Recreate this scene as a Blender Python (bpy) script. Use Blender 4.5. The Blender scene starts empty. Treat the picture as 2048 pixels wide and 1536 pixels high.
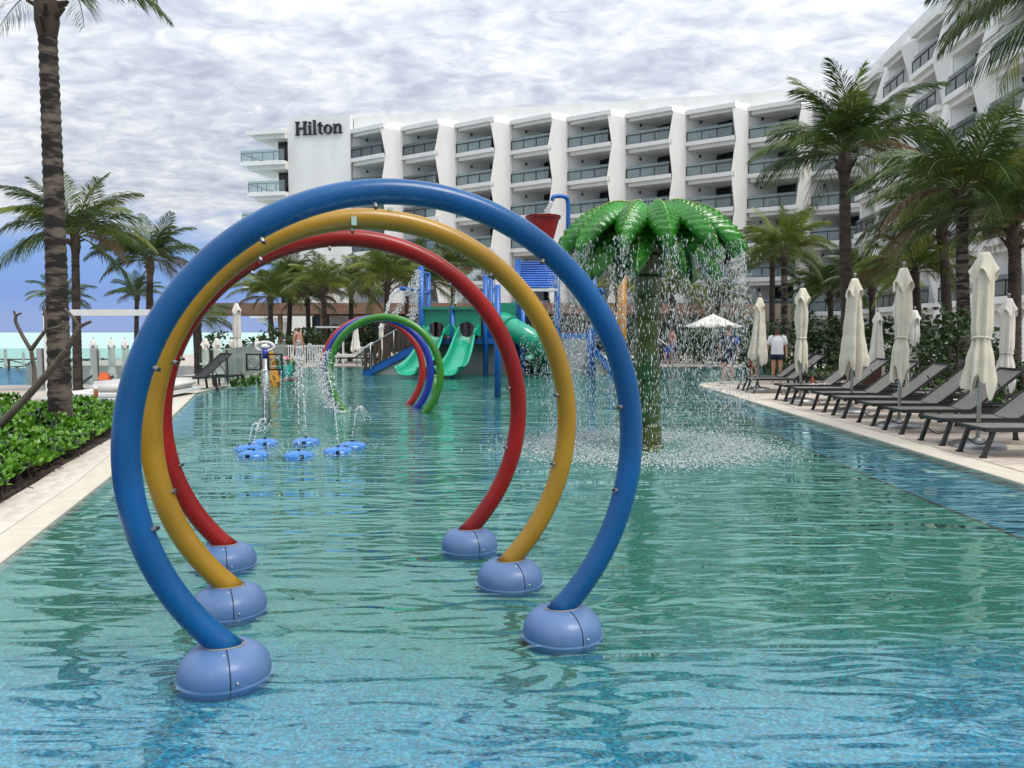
import bpy, bmesh, math, random
from mathutils import Vector, Matrix, Euler, noise
R = math.radians
rnd = random.Random(7)
SC = bpy.context.scene
COL = SC.collection

# ---------------------------------------------------------------- camera
F_PX, PITCH, CAM_H = 1539.0, math.atan(103 / 1539), 1.6
cam_d = bpy.data.cameras.new('camera')
cam = bpy.data.objects.new('camera', cam_d)
COL.objects.link(cam)
cam.location = (0, 0, CAM_H)
cam.rotation_euler = (R(90) - PITCH, 0, 0)
cam_d.sensor_width = 36.0
cam_d.lens = 36.0 * F_PX / 2048
cam_d.clip_start, cam_d.clip_end = 0.05, 60000
SC.camera = cam
SC.view_settings.view_transform = 'Standard'
SC.view_settings.look = 'None'
SC.view_settings.exposure = 0.75
SC.view_settings.gamma = 1.0
SC.view_settings.use_curve_mapping = False
SC.cycles.use_denoising = True
SC.cycles.use_adaptive_sampling = True
SC.cycles.adaptive_threshold = 0.02
SC.cycles.max_bounces = 6
SC.cycles.diffuse_bounces = 3
SC.cycles.glossy_bounces = 3
SC.cycles.transparent_max_bounces = 12
SC.cycles.caustics_reflective = False
SC.cycles.caustics_refractive = False
SC.cycles.sample_clamp_indirect = 6.0

# ---------------------------------------------------------------- sky and sun
SUN_EL, SUN_AZ = R(60), R(128)          # azimuth measured clockwise from +Y: behind the camera, to the right
world = bpy.data.worlds.new('World')
SC.world = world
world.use_nodes = True
world.cycles.sampling_method = 'MANUAL'
world.cycles.sample_map_resolution = 512
wt = world.node_tree
wt.nodes.clear()


def wn(kind, **kw):
    n = wt.nodes.new(kind)
    for k, v in kw.items():
        setattr(n, k, v)
    return n


def wmath(op, a, b=None, clamp=False):
    n = wn('ShaderNodeMath', operation=op, use_clamp=clamp)
    for i, v in enumerate((a, b)):
        if v is None:
            continue
        if isinstance(v, (int, float)):
            n.inputs[i].default_value = v
        else:
            wt.links.new(v, n.inputs[i])
    return n.outputs[0]


def wramp(fac, stops):
    n = wn('ShaderNodeValToRGB')
    e = n.color_ramp.elements
    while len(e) < len(stops):
        e.new(0.5)
    for el, (p, c) in zip(e, stops):
        el.position = p
        el.color = (*c, 1)
    wt.links.new(fac, n.inputs[0])
    return n.outputs[0]


def wmix(fac, a, b, mode='MIX'):
    n = wn('ShaderNodeMix', data_type='RGBA', blend_type=mode)
    if isinstance(fac, (int, float)):
        n.inputs[0].default_value = fac
    else:
        wt.links.new(fac, n.inputs[0])
    for i, v in ((6, a), (7, b)):
        if isinstance(v, tuple):
            n.inputs[i].default_value = (*v, 1)
        else:
            wt.links.new(v, n.inputs[i])
    return n.outputs[2]


w_tc = wn('ShaderNodeTexCoord')
w_sep = wn('ShaderNodeSeparateXYZ')
wt.links.new(w_tc.outputs['Generated'], w_sep.inputs[0])
elev = wmath('MAXIMUM', w_sep.outputs[2], 0.0)
den = wmath('ADD', elev, 0.22)
cu = wmath('DIVIDE', w_sep.outputs[0], den)
cv = wmath('DIVIDE', w_sep.outputs[1], den)
w_uv = wn('ShaderNodeCombineXYZ')
wt.links.new(cu, w_uv.inputs[0])
wt.links.new(cv, w_uv.inputs[1])


def wnoise(scale, detail, rough, dist, mscale, rot):
    m = wn('ShaderNodeMapping')
    m.inputs['Scale'].default_value = mscale
    m.inputs['Rotation'].default_value = (0, 0, rot)
    wt.links.new(w_uv.outputs[0], m.inputs[0])
    n = wn('ShaderNodeTexNoise')
    n.inputs['Scale'].default_value = scale
    n.inputs['Detail'].default_value = detail
    n.inputs['Roughness'].default_value = rough
    n.inputs['Distortion'].default_value = dist
    wt.links.new(m.outputs[0], n.inputs['Vector'])
    return n.outputs[0]


c_big = wnoise(0.9, 2, 0.5, 0.3, (1, 1, 1), 0.3)
c_mid = wnoise(5.0, 4, 0.60, 0.7, (0.78, 1.10, 1), 0.5)
c_fine = wnoise(17.0, 2, 0.6, 0.7, (0.8, 1.15, 1), 0.55)
c_sum = wmath('ADD', wmath('MULTIPLY', c_big, 0.30), wmath('ADD', wmath('MULTIPLY', c_mid, 0.42), wmath('MULTIPLY', c_fine, 0.28)))
cloud_col = wramp(c_sum, [(0.37, (3.1, 3.45, 4.25)), (0.46, (4.15, 4.5, 5.15)), (0.53, (5.3, 5.55, 5.9)), (0.62, (6.8, 6.9, 6.95))])
nish = wn('ShaderNodeTexSky', sky_type='NISHITA', sun_disc=False, sun_elevation=SUN_EL, sun_rotation=SUN_AZ)
nish.air_density, nish.dust_density, nish.ozone_density = 1.0, 0.4, 2.5
# below the edge of the cloud deck lies a dark blue bank of rain cloud
blue_low = wmix(0.85, nish.outputs[0], wramp(wmath('MULTIPLY', elev, 8.0), [(0.0, (1.2, 1.95, 4.2)), (0.35, (0.68, 1.5, 4.2)), (0.75, (1.1, 2.0, 4.4)), (1.0, (2.3, 3.0, 4.7))]))
edge = wmath('ADD', elev, wmath('MULTIPLY', wmath('SUBTRACT', c_mid, 0.5), 0.10))
# overcast sky: brighter overhead than near the horizon
lift = wmath('ADD', wmath('MULTIPLY', elev, 1.05), 0.68)
w_cl = wn('ShaderNodeVectorMath', operation='SCALE')
wt.links.new(cloud_col, w_cl.inputs[0])
wt.links.new(lift, w_cl.inputs['Scale'])
cloud_col = w_cl.outputs[0]
deck_fac = wramp(edge, [(0.100, (0, 0, 0)), (0.150, (1, 1, 1))])
sky_col = wmix(deck_fac, blue_low, cloud_col)
w_bg = wn('ShaderNodeBackground')
w_bg.inputs['Strength'].default_value = 0.1
wt.links.new(sky_col, w_bg.inputs['Color'])
w_out = wn('ShaderNodeOutputWorld')
wt.links.new(w_bg.outputs[0], w_out.inputs[0])

sun_d = bpy.data.lights.new('sun', 'SUN')
sun_d.energy = 1.5
sun_d.angle = R(25)
sun_d.color = (1.0, 0.96, 0.9)
sun = bpy.data.objects.new('sun', sun_d)
COL.objects.link(sun)
sd = Vector((math.sin(SUN_AZ) * math.cos(SUN_EL), math.cos(SUN_AZ) * math.cos(SUN_EL), math.sin(SUN_EL)))
sun.rotation_euler = sd.to_track_quat('Z', 'Y').to_euler()
sun.location = sd * 40

# ---------------------------------------------------------------- pixel of the photograph -> point of the place, at a stated distance or height


def _ray(px, py):
    dx, dy = (px - 1024) / F_PX, -(py - 768) / F_PX
    return Vector((dx, math.cos(PITCH) + dy * math.sin(PITCH), -math.sin(PITCH) + dy * math.cos(PITCH)))


def G(px, py, z=0.0):
    d = _ray(px, py)
    return Vector((0, 0, CAM_H)) + d * ((z - CAM_H) / d.z)


def P(px, py, Y):
    d = _ray(px, py)
    return Vector((0, 0, CAM_H)) + d * (Y / d.y)


# ---------------------------------------------------------------- materials
MATS = {}


def mat(name, col, rough=0.5, var=0.15, scale=4.0, bump=0.0, bscale=40.0, metal=0.0, spec=0.5, col2=None, stretch=(1, 1, 1),
        rand=0.0, scuff=None, detail=5.0, lo=0.35, hi=0.65, coat=0.0, transl=0.0, coord='Object'):
    m = bpy.data.materials.new(name)
    m.use_nodes = True
    t = m.node_tree
    b = t.nodes['Principled BSDF']
    out = t.nodes['Material Output']
    c2 = col2 or tuple(c * (1 - var) for c in col)
    tc = t.nodes.new('ShaderNodeTexCoord')
    mp = t.nodes.new('ShaderNodeMapping')
    mp.inputs['Scale'].default_value = stretch
    t.links.new(tc.outputs[coord], mp.inputs[0])
    nz = t.nodes.new('ShaderNodeTexNoise')
    nz.inputs['Scale'].default_value = scale
    nz.inputs['Detail'].default_value = detail
    nz.inputs['Roughness'].default_value = 0.6
    t.links.new(mp.outputs[0], nz.inputs['Vector'])
    rp = t.nodes.new('ShaderNodeValToRGB')
    rp.color_ramp.elements[0].position, rp.color_ramp.elements[1].position = lo, hi
    rp.color_ramp.elements[0].color, rp.color_ramp.elements[1].color = (*col, 1), (*c2, 1)
    t.links.new(nz.outputs[0], rp.inputs[0])
    src = rp.outputs[0]
    if rand:
        oi = t.nodes.new('ShaderNodeObjectInfo')
        mr = t.nodes.new('ShaderNodeMapRange')
        mr.inputs[3].default_value, mr.inputs[4].default_value = 1 - rand, 1 + rand
        t.links.new(oi.outputs['Random'], mr.inputs[0])
        hs = t.nodes.new('ShaderNodeHueSaturation')
        t.links.new(mr.outputs[0], hs.inputs['Value'])
        t.links.new(src, hs.inputs['Color'])
        src = hs.outputs[0]
    rsock = None
    if scuff:                                      # worn lighter flecks, chalky bloom near the waterline
        n3 = t.nodes.new('ShaderNodeTexNoise')
        n3.inputs['Scale'].default_value = 26.0
        n3.inputs['Detail'].default_value = 6
        n3.inputs['Roughness'].default_value = 0.72
        t.links.new(mp.outputs[0], n3.inputs['Vector'])
        r3 = t.nodes.new('ShaderNodeValToRGB')
        r3.color_ramp.elements[0].position, r3.color_ramp.elements[1].position = 0.60, 0.78
        t.links.new(n3.outputs[0], r3.inputs[0])
        sz = t.nodes.new('ShaderNodeSeparateXYZ')
        t.links.new(tc.outputs['Object'], sz.inputs[0])
        mz = t.nodes.new('ShaderNodeMapRange')
        mz.inputs[1].default_value, mz.inputs[2].default_value = 0.75, 0.1
        mz.inputs[3].default_value, mz.inputs[4].default_value = 0.10, 0.42
        t.links.new(sz.outputs[2], mz.inputs[0])
        mu = t.nodes.new('ShaderNodeMath')
        mu.operation = 'MULTIPLY'
        t.links.new(r3.outputs[0], mu.inputs[0])
        t.links.new(mz.outputs[0], mu.inputs[1])
        m3 = t.nodes.new('ShaderNodeMix')
        m3.data_type = 'RGBA'
        m3.inputs[7].default_value = (*scuff, 1)
        t.links.new(mu.outputs[0], m3.inputs[0])
        t.links.new(src, m3.inputs[6])
        src = m3.outputs[2]
        rr_ = t.nodes.new('ShaderNodeMapRange')
        rr_.inputs[3].default_value, rr_.inputs[4].default_value = rough - 0.08, rough + 0.22
        t.links.new(n3.outputs[0], rr_.inputs[0])
        rsock = rr_.outputs[0]
    t.links.new(src, b.inputs['Base Color'])
    b.inputs['Roughness'].default_value = rough
    if rsock:
        t.links.new(rsock, b.inputs['Roughness'])
    b.inputs['Metallic'].default_value = metal
    b.inputs['Specular IOR Level'].default_value = spec
    b.inputs['Coat Weight'].default_value = coat
    b.inputs['Coat Roughness'].default_value = 0.08
    if bump:
        n2 = t.nodes.new('ShaderNodeTexNoise')
        n2.inputs['Scale'].default_value = bscale
        n2.inputs['Detail'].default_value = 4
        t.links.new(mp.outputs[0], n2.inputs['Vector'])
        bp = t.nodes.new('ShaderNodeBump')
        bp.inputs['Strength'].default_value = bump
        bp.inputs['Distance'].default_value = 0.02
        t.links.new(n2.outputs[0], bp.inputs['Height'])
        t.links.new(bp.outputs[0], b.inputs['Normal'])
    if transl:
        tr = t.nodes.new('ShaderNodeBsdfTranslucent')
        t.links.new(src, tr.inputs['Color'])
        mx = t.nodes.new('ShaderNodeMixShader')
        mx.inputs[0].default_value = transl
        t.links.new(b.outputs[0], mx.inputs[1])
        t.links.new(tr.outputs[0], mx.inputs[2])
        t.links.new(mx.outputs[0], out.inputs[0])
    MATS[name] = m
    return m


def glass_mat(name, tint, ior=1.5, rough=0.02, frost=0.0, frost_col=(0.6, 0.65, 0.63)):
    m = bpy.data.materials.new(name)
    m.use_nodes = True
    t = m.node_tree
    t.nodes.clear()
    out = t.nodes.new('ShaderNodeOutputMaterial')
    fr = t.nodes.new('ShaderNodeFresnel')
    fr.inputs[0].default_value = ior
    tr = t.nodes.new('ShaderNodeBsdfTransparent')
    tr.inputs[0].default_value = (*tint, 1)
    src = tr.outputs[0]
    if frost:
        df = t.nodes.new('ShaderNodeBsdfDiffuse')
        df.inputs[0].default_value = (*frost_col, 1)
        m2 = t.nodes.new('ShaderNodeMixShader')
        m2.inputs[0].default_value = frost
        t.links.new(tr.outputs[0], m2.inputs[1])
        t.links.new(df.outputs[0], m2.inputs[2])
        src = m2.outputs[0]
    gl = t.nodes.new('ShaderNodeBsdfGlossy')
    gl.inputs['Roughness'].default_value = rough
    mx = t.nodes.new('ShaderNodeMixShader')
    t.links.new(fr.outputs[0], mx.inputs[0])
    t.links.new(src, mx.inputs[1])
    t.links.new(gl.outputs[0], mx.inputs[2])
    t.links.new(mx.outputs[0], out.inputs[0])
    MATS[name] = m
    return m


def water_mat(name, tint, ior, amp1, amp2, splash=None, calm=None):
    m = bpy.data.materials.new(name)
    m.use_nodes = True
    t = m.node_tree
    t.nodes.clear()
    L = t.links.new
    out = t.nodes.new('ShaderNodeOutputMaterial')
    tc = t.nodes.new('ShaderNodeTexCoord')

    def nz(scale, detail, ms, rot, dist):
        mp = t.nodes.new('ShaderNodeMapping')
        mp.inputs['Scale'].default_value = ms
        mp.inputs['Rotation'].default_value = (0, 0, rot)
        L(tc.outputs['Object'], mp.inputs[0])
        n = t.nodes.new('ShaderNodeTexNoise')
        n.inputs['Scale'].default_value = scale
        n.inputs['Detail'].default_value = detail
        n.inputs['Roughness'].default_value = 0.4
        n.inputs['Distortion'].default_value = dist
        L(mp.outputs[0], n.inputs['Vector'])
        return n.outputs[0]

    def mth(op, a, b):
        n = t.nodes.new('ShaderNodeMath')
        n.operation = op
        for i, v in enumerate((a, b)):
            if isinstance(v, (int, float)):
                n.inputs[i].default_value = v
            else:
                L(v, n.inputs[i])
        return n.outputs[0]
    big = nz(1.0, 1.0, (0.55, 1.9, 1), 0.10, 0.8)
    mid = nz(1.0, 0.4, (1.7, 5.8, 1), -0.07, 1.3)
    fin = nz(1.0, 2.0, (9, 15, 1), 0.2, 0.5)
    var = nz(0.35, 1.0, (1, 1, 1), 0.0, 0.0)
    vr = t.nodes.new('ShaderNodeMapRange')
    vr.inputs[1].default_value, vr.inputs[2].default_value = 0.35, 0.65
    vr.inputs[3].default_value, vr.inputs[4].default_value = 0.55, 1.25
    L(var, vr.inputs[0])
    h = mth('ADD', mth('MULTIPLY', big, amp1), mth('MULTIPLY', mid, amp2))
    h = mth('ADD', h, mth('MULTIPLY', fin, amp2 * 0.02))
    h = mth('MULTIPLY', h, vr.outputs[0])
    if splash:
        for (sx, sy, r0, r1, a) in splash:
            dd = t.nodes.new('ShaderNodeVectorMath')
            dd.operation = 'DISTANCE'
            L(tc.outputs['Object'], dd.inputs[0])
            dd.inputs[1].default_value = (sx, sy, 0)
            mr = t.nodes.new('ShaderNodeMapRange')
            mr.inputs[1].default_value, mr.inputs[2].default_value = r0, r1
            mr.inputs[3].default_value, mr.inputs[4].default_value = a, 0.0
            L(dd.outputs['Value'], mr.inputs[0])
            sp = nz(22.0, 3.0, (1, 1, 1), 0.0, 0.3)
            h = mth('ADD', h, mth('MULTIPLY', sp, mr.outputs[0]))
    bp = t.nodes.new('ShaderNodeBump')
    bp.inputs['Strength'].default_value = 1.0
    bp.inputs['Distance'].default_value = 1.0
    L(h, bp.inputs['Height'])
    fr = t.nodes.new('ShaderNodeFresnel')
    ge = t.nodes.new('ShaderNodeNewGeometry')          # thin sheet: same reflectance from both sides
    io = t.nodes.new('ShaderNodeMix')
    io.inputs[2].default_value, io.inputs[3].default_value = ior, 1.0 / ior
    L(ge.outputs['Backfacing'], io.inputs[0])
    L(io.outputs[0], fr.inputs[0])
    L(bp.outputs[0], fr.inputs[1])
    tr = t.nodes.new('ShaderNodeBsdfTransparent')
    tr.inputs[0].default_value = (*tint, 1)
    gl = t.nodes.new('ShaderNodeBsdfGlossy')
    gl.inputs['Roughness'].default_value = 0.015
    gl.inputs['Color'].default_value = (0.64, 0.95, 0.95, 1)
    L(bp.outputs[0], gl.inputs['Normal'])
    mx = t.nodes.new('ShaderNodeMixShader')
    L(fr.outputs[0], mx.inputs[0])
    L(tr.outputs[0], mx.inputs[1])
    L(gl.outputs[0], mx.inputs[2])
    L(mx.outputs[0], out.inputs[0])
    MATS[name] = m
    return m


M = MATS
mat('facade', (0.82, 0.81, 0.785), 0.8, 0.12, 0.5, 0.3, 8, stretch=(1, 1, 0.25), detail=8)
mat('facade_soffit', (0.62, 0.61, 0.58), 0.85, 0.1, 0.6)
mat('facade_niche', (0.80, 0.79, 0.765), 0.85, 0.08, 0.8)
mat('dark_metal', (0.02, 0.018, 0.016), 0.4, 0.2)
mat('door_glass', (0.008, 0.014, 0.016), 0.06, 0.3, 1.5, spec=0.5)
mat('sign_black', (0.015, 0.014, 0.013), 0.5, 0.2)
glass_mat('balcony_glass', (0.74, 0.84, 0.84), 1.5, 0.03, 0.22, (0.55, 0.66, 0.66))
glass_mat('clear_glass', (0.80, 0.88, 0.86), 1.45, 0.01)
glass_mat('frosted_glass', (0.65, 0.74, 0.70), 1.45, 0.1, 0.72, (0.42, 0.50, 0.46))
mat('brown_clad', (0.20, 0.115, 0.075), 0.6, 0.35, 1.5, stretch=(0.3, 0.3, 4))
mat('podium_wall', (0.30, 0.24, 0.19), 0.8, 0.3, 1.0, 0.3, 6)
mat('interior_dark', (0.012, 0.012, 0.012), 0.5, 0.2)
mat('window_glass', (0.03, 0.045, 0.055), 0.05, 0.3, 0.8)
mat('blue_paint', (0.000, 0.090, 0.270), 0.20, 0.30, 1.8, 0.02, 120, coat=0.0, spec=0.4, scuff=(0.10, 0.22, 0.34))
mat('yellow_paint', (0.39, 0.205, 0.002), 0.24, 0.25, 1.8, 0.03, 150, coat=0.08, scuff=(0.45, 0.38, 0.22))
mat('red_paint', (0.30, 0.004, 0.001), 0.24, 0.35, 1.8, 0.03, 150, coat=0.05, spec=0.35, scuff=(0.35, 0.16, 0.13))
mat('dome_blue', (0.060, 0.140, 0.335), 0.40, col2=(0.10, 0.175, 0.33), scale=3.5, bump=0.03, bscale=60, coat=0.15, scuff=(0.30, 0.33, 0.42))
mat('tape', (0.45, 0.62, 0.55), 0.5, 0.2, 8)
mat('collar_grey', (0.30, 0.27, 0.22), 0.7, 0.3, 8)
mat('seam', (0.006, 0.008, 0.015), 0.7, 0.1)
mat('steel', (0.55, 0.55, 0.55), 0.3, 0.2, 6, metal=1.0)
mat('steel_dull', (0.34, 0.35, 0.35), 0.45, 0.25, 6, metal=0.8)
mat('green_paint', (0.035, 0.21, 0.008), 0.35, 0.2, 2, coat=0.3)
mat('small_red', (0.42, 0.012, 0.01), 0.35, 0.2, 2, coat=0.3)
mat('small_blue', (0.006, 0.025, 0.34), 0.35, 0.2, 2, coat=0.3)
mat('mound_blue', (0.02, 0.20, 0.58), 0.3, 0.2, 3, coat=0.4)
mat('leaf_green', (0.028, 0.27, 0.010), 0.28, 0.62, 3.0, 0.05, 60, coat=0.2)
mat('leaf_rib', (0.30, 0.36, 0.02), 0.35, 0.3, 6)
mat('mush_trunk', (0.010, 0.066, 0.006), 0.32, col2=(0.066, 0.082, 0.003), scale=2.2, bump=0.1, bscale=14, coat=0.3, stretch=(1, 1, 0.6))
mat('mush_dark', (0.006, 0.014, 0.005), 0.5, 0.3)
mat('slide_green', (0.012, 0.37, 0.22), 0.28, 0.22, 3.0, coat=0.4)
mat('hood_green', (0.008, 0.24, 0.13), 0.35, 0.25, 3.0, coat=0.3)
mat('struct_blue', (0.006, 0.12, 0.46), 0.35, 0.2, 4)
mat('roof_blue', (0.03, 0.16, 0.62), 0.3, 0.25, 4, coat=0.3)
mat('roof_pale', (0.10, 0.27, 0.70), 0.35, 0.2, 4)
mat('bucket_red', (0.32, 0.008, 0.006), 0.4, 0.25, 4)
mat('orange_paint', (0.50, 0.21, 0.012), 0.4, 0.3, 5)
mat('slat_brown', (0.085, 0.050, 0.033), 0.65, 0.4, 6, stretch=(1, 1, 0.2), rand=0.25)
mat('concrete', (0.42, 0.43, 0.42), 0.8, 0.2, 1.2, 0.2, 10)
mat('canvas', (0.82, 0.765, 0.61), 0.85, 0.12, 5, 0.15, 120, rand=0.05, transl=0.12)
mat('canvas_white', (0.81, 0.775, 0.69), 0.85, 0.10, 5, 0.15, 120, rand=0.05, transl=0.10)
mat('sling', (0.19, 0.178, 0.158), 0.6, 0.15, 9, 0.25, 260)
mat('lounger_frame', (0.018, 0.019, 0.019), 0.45, 0.2)
mat('black_sling', (0.02, 0.02, 0.022), 0.6, 0.2, 9)
mat('cushion', (0.72, 0.70, 0.66), 0.9, 0.1, 4, 0.1, 60)
mat('white_paint', (0.75, 0.74, 0.72), 0.5, 0.08, 3)
mat('grey_paint', (0.36, 0.38, 0.37), 0.5, 0.12, 3)
mat('stone', (0.62, 0.545, 0.46), 0.7, col2=(0.44, 0.36, 0.285), scale=3.2, bump=0.15, bscale=22, rand=0.12, stretch=(1, 2.2, 1), lo=0.38, hi=0.64)
mat('stone_left', (0.60, 0.545, 0.47), 0.7, col2=(0.40, 0.335, 0.27), scale=3.0, bump=0.15, bscale=22, rand=0.07, stretch=(1, 2.6, 1), lo=0.45, hi=0.75)
mat('deck_far', (0.52, 0.46, 0.39), 0.75, 0.25, 1.4, 0.1, 12)
mat('wood_dark', (0.085, 0.030, 0.016), 0.55, 0.35, 5, stretch=(1, 1, 0.2), rand=0.2)
mat('rail_wood', (0.06, 0.024, 0.014), 0.65, 0.3, 5)
mat('bark', (0.145, 0.112, 0.085), 0.85, col2=(0.012, 0.009, 0.007), scale=1.7, bump=0.5, bscale=16, stretch=(1.6, 1.6, 5.5), lo=0.40, hi=0.54)
mat('bark_dark', (0.060, 0.042, 0.030), 0.85, col2=(0.012, 0.009, 0.007), scale=1.7, bump=0.5, bscale=16, stretch=(1.6, 1.6, 4.5), lo=0.42, hi=0.66)
mat('frond', (0.030, 0.076, 0.018), 0.38, col2=(0.095, 0.140, 0.022), scale=1.4, rand=0.45, transl=0.22)
mat('frond_light', (0.080, 0.150, 0.022), 0.38, col2=(0.20, 0.215, 0.032), scale=1.4, rand=0.40, transl=0.25)
mat('frond_dry', (0.17, 0.11, 0.055), 0.7, 0.4, 3, rand=0.3, transl=0.15)
mat('rachis', (0.10, 0.13, 0.025), 0.5, 0.3, 4)
mat('boot', (0.060, 0.038, 0.022), 0.8, 0.5, 6)
mat('bush', (0.016, 0.050, 0.010), 0.4, col2=(0.045, 0.085, 0.014), scale=2.5, transl=0.15)
mat('bush_light', (0.05, 0.13, 0.016), 0.4, col2=(0.10, 0.20, 0.03), scale=2.5, transl=0.2)
mat('cover_leaf', (0.060, 0.200, 0.014), 0.30, col2=(0.17, 0.36, 0.028), scale=6.0, transl=0.22)
mat('cover_dark', (0.015, 0.050, 0.008), 0.45, 0.4, 4.0)
mat('twig', (0.060, 0.042, 0.028), 0.85, 0.4, 8)
mat('frangipani', (0.125, 0.098, 0.070), 0.8, col2=(0.060, 0.045, 0.033), scale=6, bump=0.3, bscale=30)
mat('soil', (0.055, 0.038, 0.027), 0.95, 0.4, 6, 0.6, 20)
mat('sand', (0.40, 0.34, 0.25), 0.95, 0.2, 0.6, 0.3, 8)
mat('skin', (0.46, 0.235, 0.155), 0.5, 0.12, 6)
mat('skin_dark', (0.10, 0.05, 0.035), 0.5, 0.12, 6)
mat('hair', (0.012, 0.009, 0.007), 0.6, 0.2, 9)
mat('tee_white', (0.78, 0.78, 0.80), 0.85, 0.08, 6, 0.1, 30)
mat('navy', (0.010, 0.016, 0.050), 0.8, 0.2, 6)
mat('royal', (0.012, 0.04, 0.36), 0.7, 0.2, 6)
mat('teal_cloth', (0.01, 0.30, 0.27), 0.7, 0.2, 6)
mat('pink', (0.62, 0.18, 0.24), 0.7, 0.2, 6)
mat('floral', (0.55, 0.50, 0.50), 0.85, col2=(0.22, 0.10, 0.12), scale=14)
mat('orange_card', (0.70, 0.13, 0.03), 0.6, 0.1)
mat('amber', (0.35, 0.10, 0.02), 0.15, 0.3, 6)
mat('lip', (0.28, 0.10, 0.09), 0.5, 0.1)
mat('spotted', (0.55, 0.26, 0.03), 0.4, col2=(0.14, 0.05, 0.01), scale=9, lo=0.50, hi=0.58, detail=1)
glass_mat('drop', (0.93, 0.96, 0.96), 1.45, 0.03, 0.75, (0.90, 0.93, 0.94))
mat('foam', (0.80, 0.86, 0.85), 0.35, 0.1, 3, transl=0.3)
mat('ground_stuff', (0.10, 0.11, 0.05), 0.9, 0.4, 0.8)
mat('sea', (0.42, 0.56, 0.52), 0.6, col2=(0.36, 0.53, 0.51), scale=0.012, bump=0.0, spec=0.1, stretch=(1, 4, 1))
mat('lowpool_floor', (0.03, 0.20, 0.42), 0.6, 0.2, 0.5)
water_mat('pool_water_m', (0.95, 0.99, 0.99), 2.35, 0.055, 0.0270, splash=[(1.88, 10.74, 0.9, 2.3, 0.012), (-2.95, 10.6, 0.5, 1.6, 0.004)])
water_mat('lower_water_m', (0.9, 0.96, 0.98), 1.5, 0.02, 0.010)


def grate_mat():
    m = mat('grate', (0.66, 0.60, 0.49), 0.6, 0.12, 3)
    t = m.node_tree
    b = t.nodes['Principled BSDF']
    tc = t.nodes.new('ShaderNodeTexCoord')
    wv = t.nodes.new('ShaderNodeTexWave')
    wv.wave_type, wv.bands_direction = 'BANDS', 'X'
    wv.inputs['Scale'].default_value = 16
    t.links.new(tc.outputs['UV'], wv.inputs[0])
    bp = t.nodes.new('ShaderNodeBump')
    bp.inputs['Strength'].default_value = 0.7
    bp.inputs['Distance'].default_value = 0.008
    t.links.new(wv.outputs[0], bp.inputs['Height'])
    t.links.new(bp.outputs[0], b.inputs['Normal'])


grate_mat()


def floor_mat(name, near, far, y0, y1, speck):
    """mosaic pool floor: reflection tint painted in, from blue at the near end to green further out"""
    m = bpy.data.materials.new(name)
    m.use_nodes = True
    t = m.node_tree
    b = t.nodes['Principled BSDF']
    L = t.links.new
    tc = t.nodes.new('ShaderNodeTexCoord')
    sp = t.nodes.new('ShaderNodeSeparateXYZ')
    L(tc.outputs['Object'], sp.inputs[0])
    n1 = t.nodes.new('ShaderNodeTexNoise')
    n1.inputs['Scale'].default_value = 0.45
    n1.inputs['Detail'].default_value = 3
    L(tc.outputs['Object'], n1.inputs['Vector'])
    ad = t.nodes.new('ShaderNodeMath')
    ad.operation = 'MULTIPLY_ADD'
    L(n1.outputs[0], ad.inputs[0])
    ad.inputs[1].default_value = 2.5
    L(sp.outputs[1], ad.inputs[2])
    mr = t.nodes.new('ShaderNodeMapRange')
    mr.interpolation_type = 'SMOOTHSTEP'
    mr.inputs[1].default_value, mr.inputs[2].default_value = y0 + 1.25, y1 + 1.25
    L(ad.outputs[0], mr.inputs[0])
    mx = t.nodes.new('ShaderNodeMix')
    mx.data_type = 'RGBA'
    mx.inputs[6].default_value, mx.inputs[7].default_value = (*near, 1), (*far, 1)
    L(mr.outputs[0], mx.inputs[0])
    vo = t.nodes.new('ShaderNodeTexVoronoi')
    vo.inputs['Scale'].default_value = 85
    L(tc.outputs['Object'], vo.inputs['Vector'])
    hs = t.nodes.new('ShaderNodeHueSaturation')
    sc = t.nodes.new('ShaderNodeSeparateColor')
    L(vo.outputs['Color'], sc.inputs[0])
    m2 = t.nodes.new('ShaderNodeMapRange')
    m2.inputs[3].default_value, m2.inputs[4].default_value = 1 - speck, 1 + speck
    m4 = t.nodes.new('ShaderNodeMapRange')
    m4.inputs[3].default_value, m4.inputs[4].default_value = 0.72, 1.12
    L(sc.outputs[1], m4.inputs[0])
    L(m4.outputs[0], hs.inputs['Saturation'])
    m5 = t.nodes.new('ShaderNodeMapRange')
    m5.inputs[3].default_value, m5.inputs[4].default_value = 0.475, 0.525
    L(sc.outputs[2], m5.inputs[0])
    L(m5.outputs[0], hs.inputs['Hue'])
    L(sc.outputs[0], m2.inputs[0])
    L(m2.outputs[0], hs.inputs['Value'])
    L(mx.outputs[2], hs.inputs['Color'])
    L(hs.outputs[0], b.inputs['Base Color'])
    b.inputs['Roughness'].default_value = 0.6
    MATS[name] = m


floor_mat('pool_floor_m', (0.000, 0.168, 0.300), (0.000, 0.146, 0.100), 2.5, 4.4, 0.62)  # blue-to-green run: reflected surroundings painted into the floor colour
floor_mat('pool_strip_m', (0.000, 0.15, 0.28), (0.000, 0.145, 0.21), 4.0, 8.0, 0.4)


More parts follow.
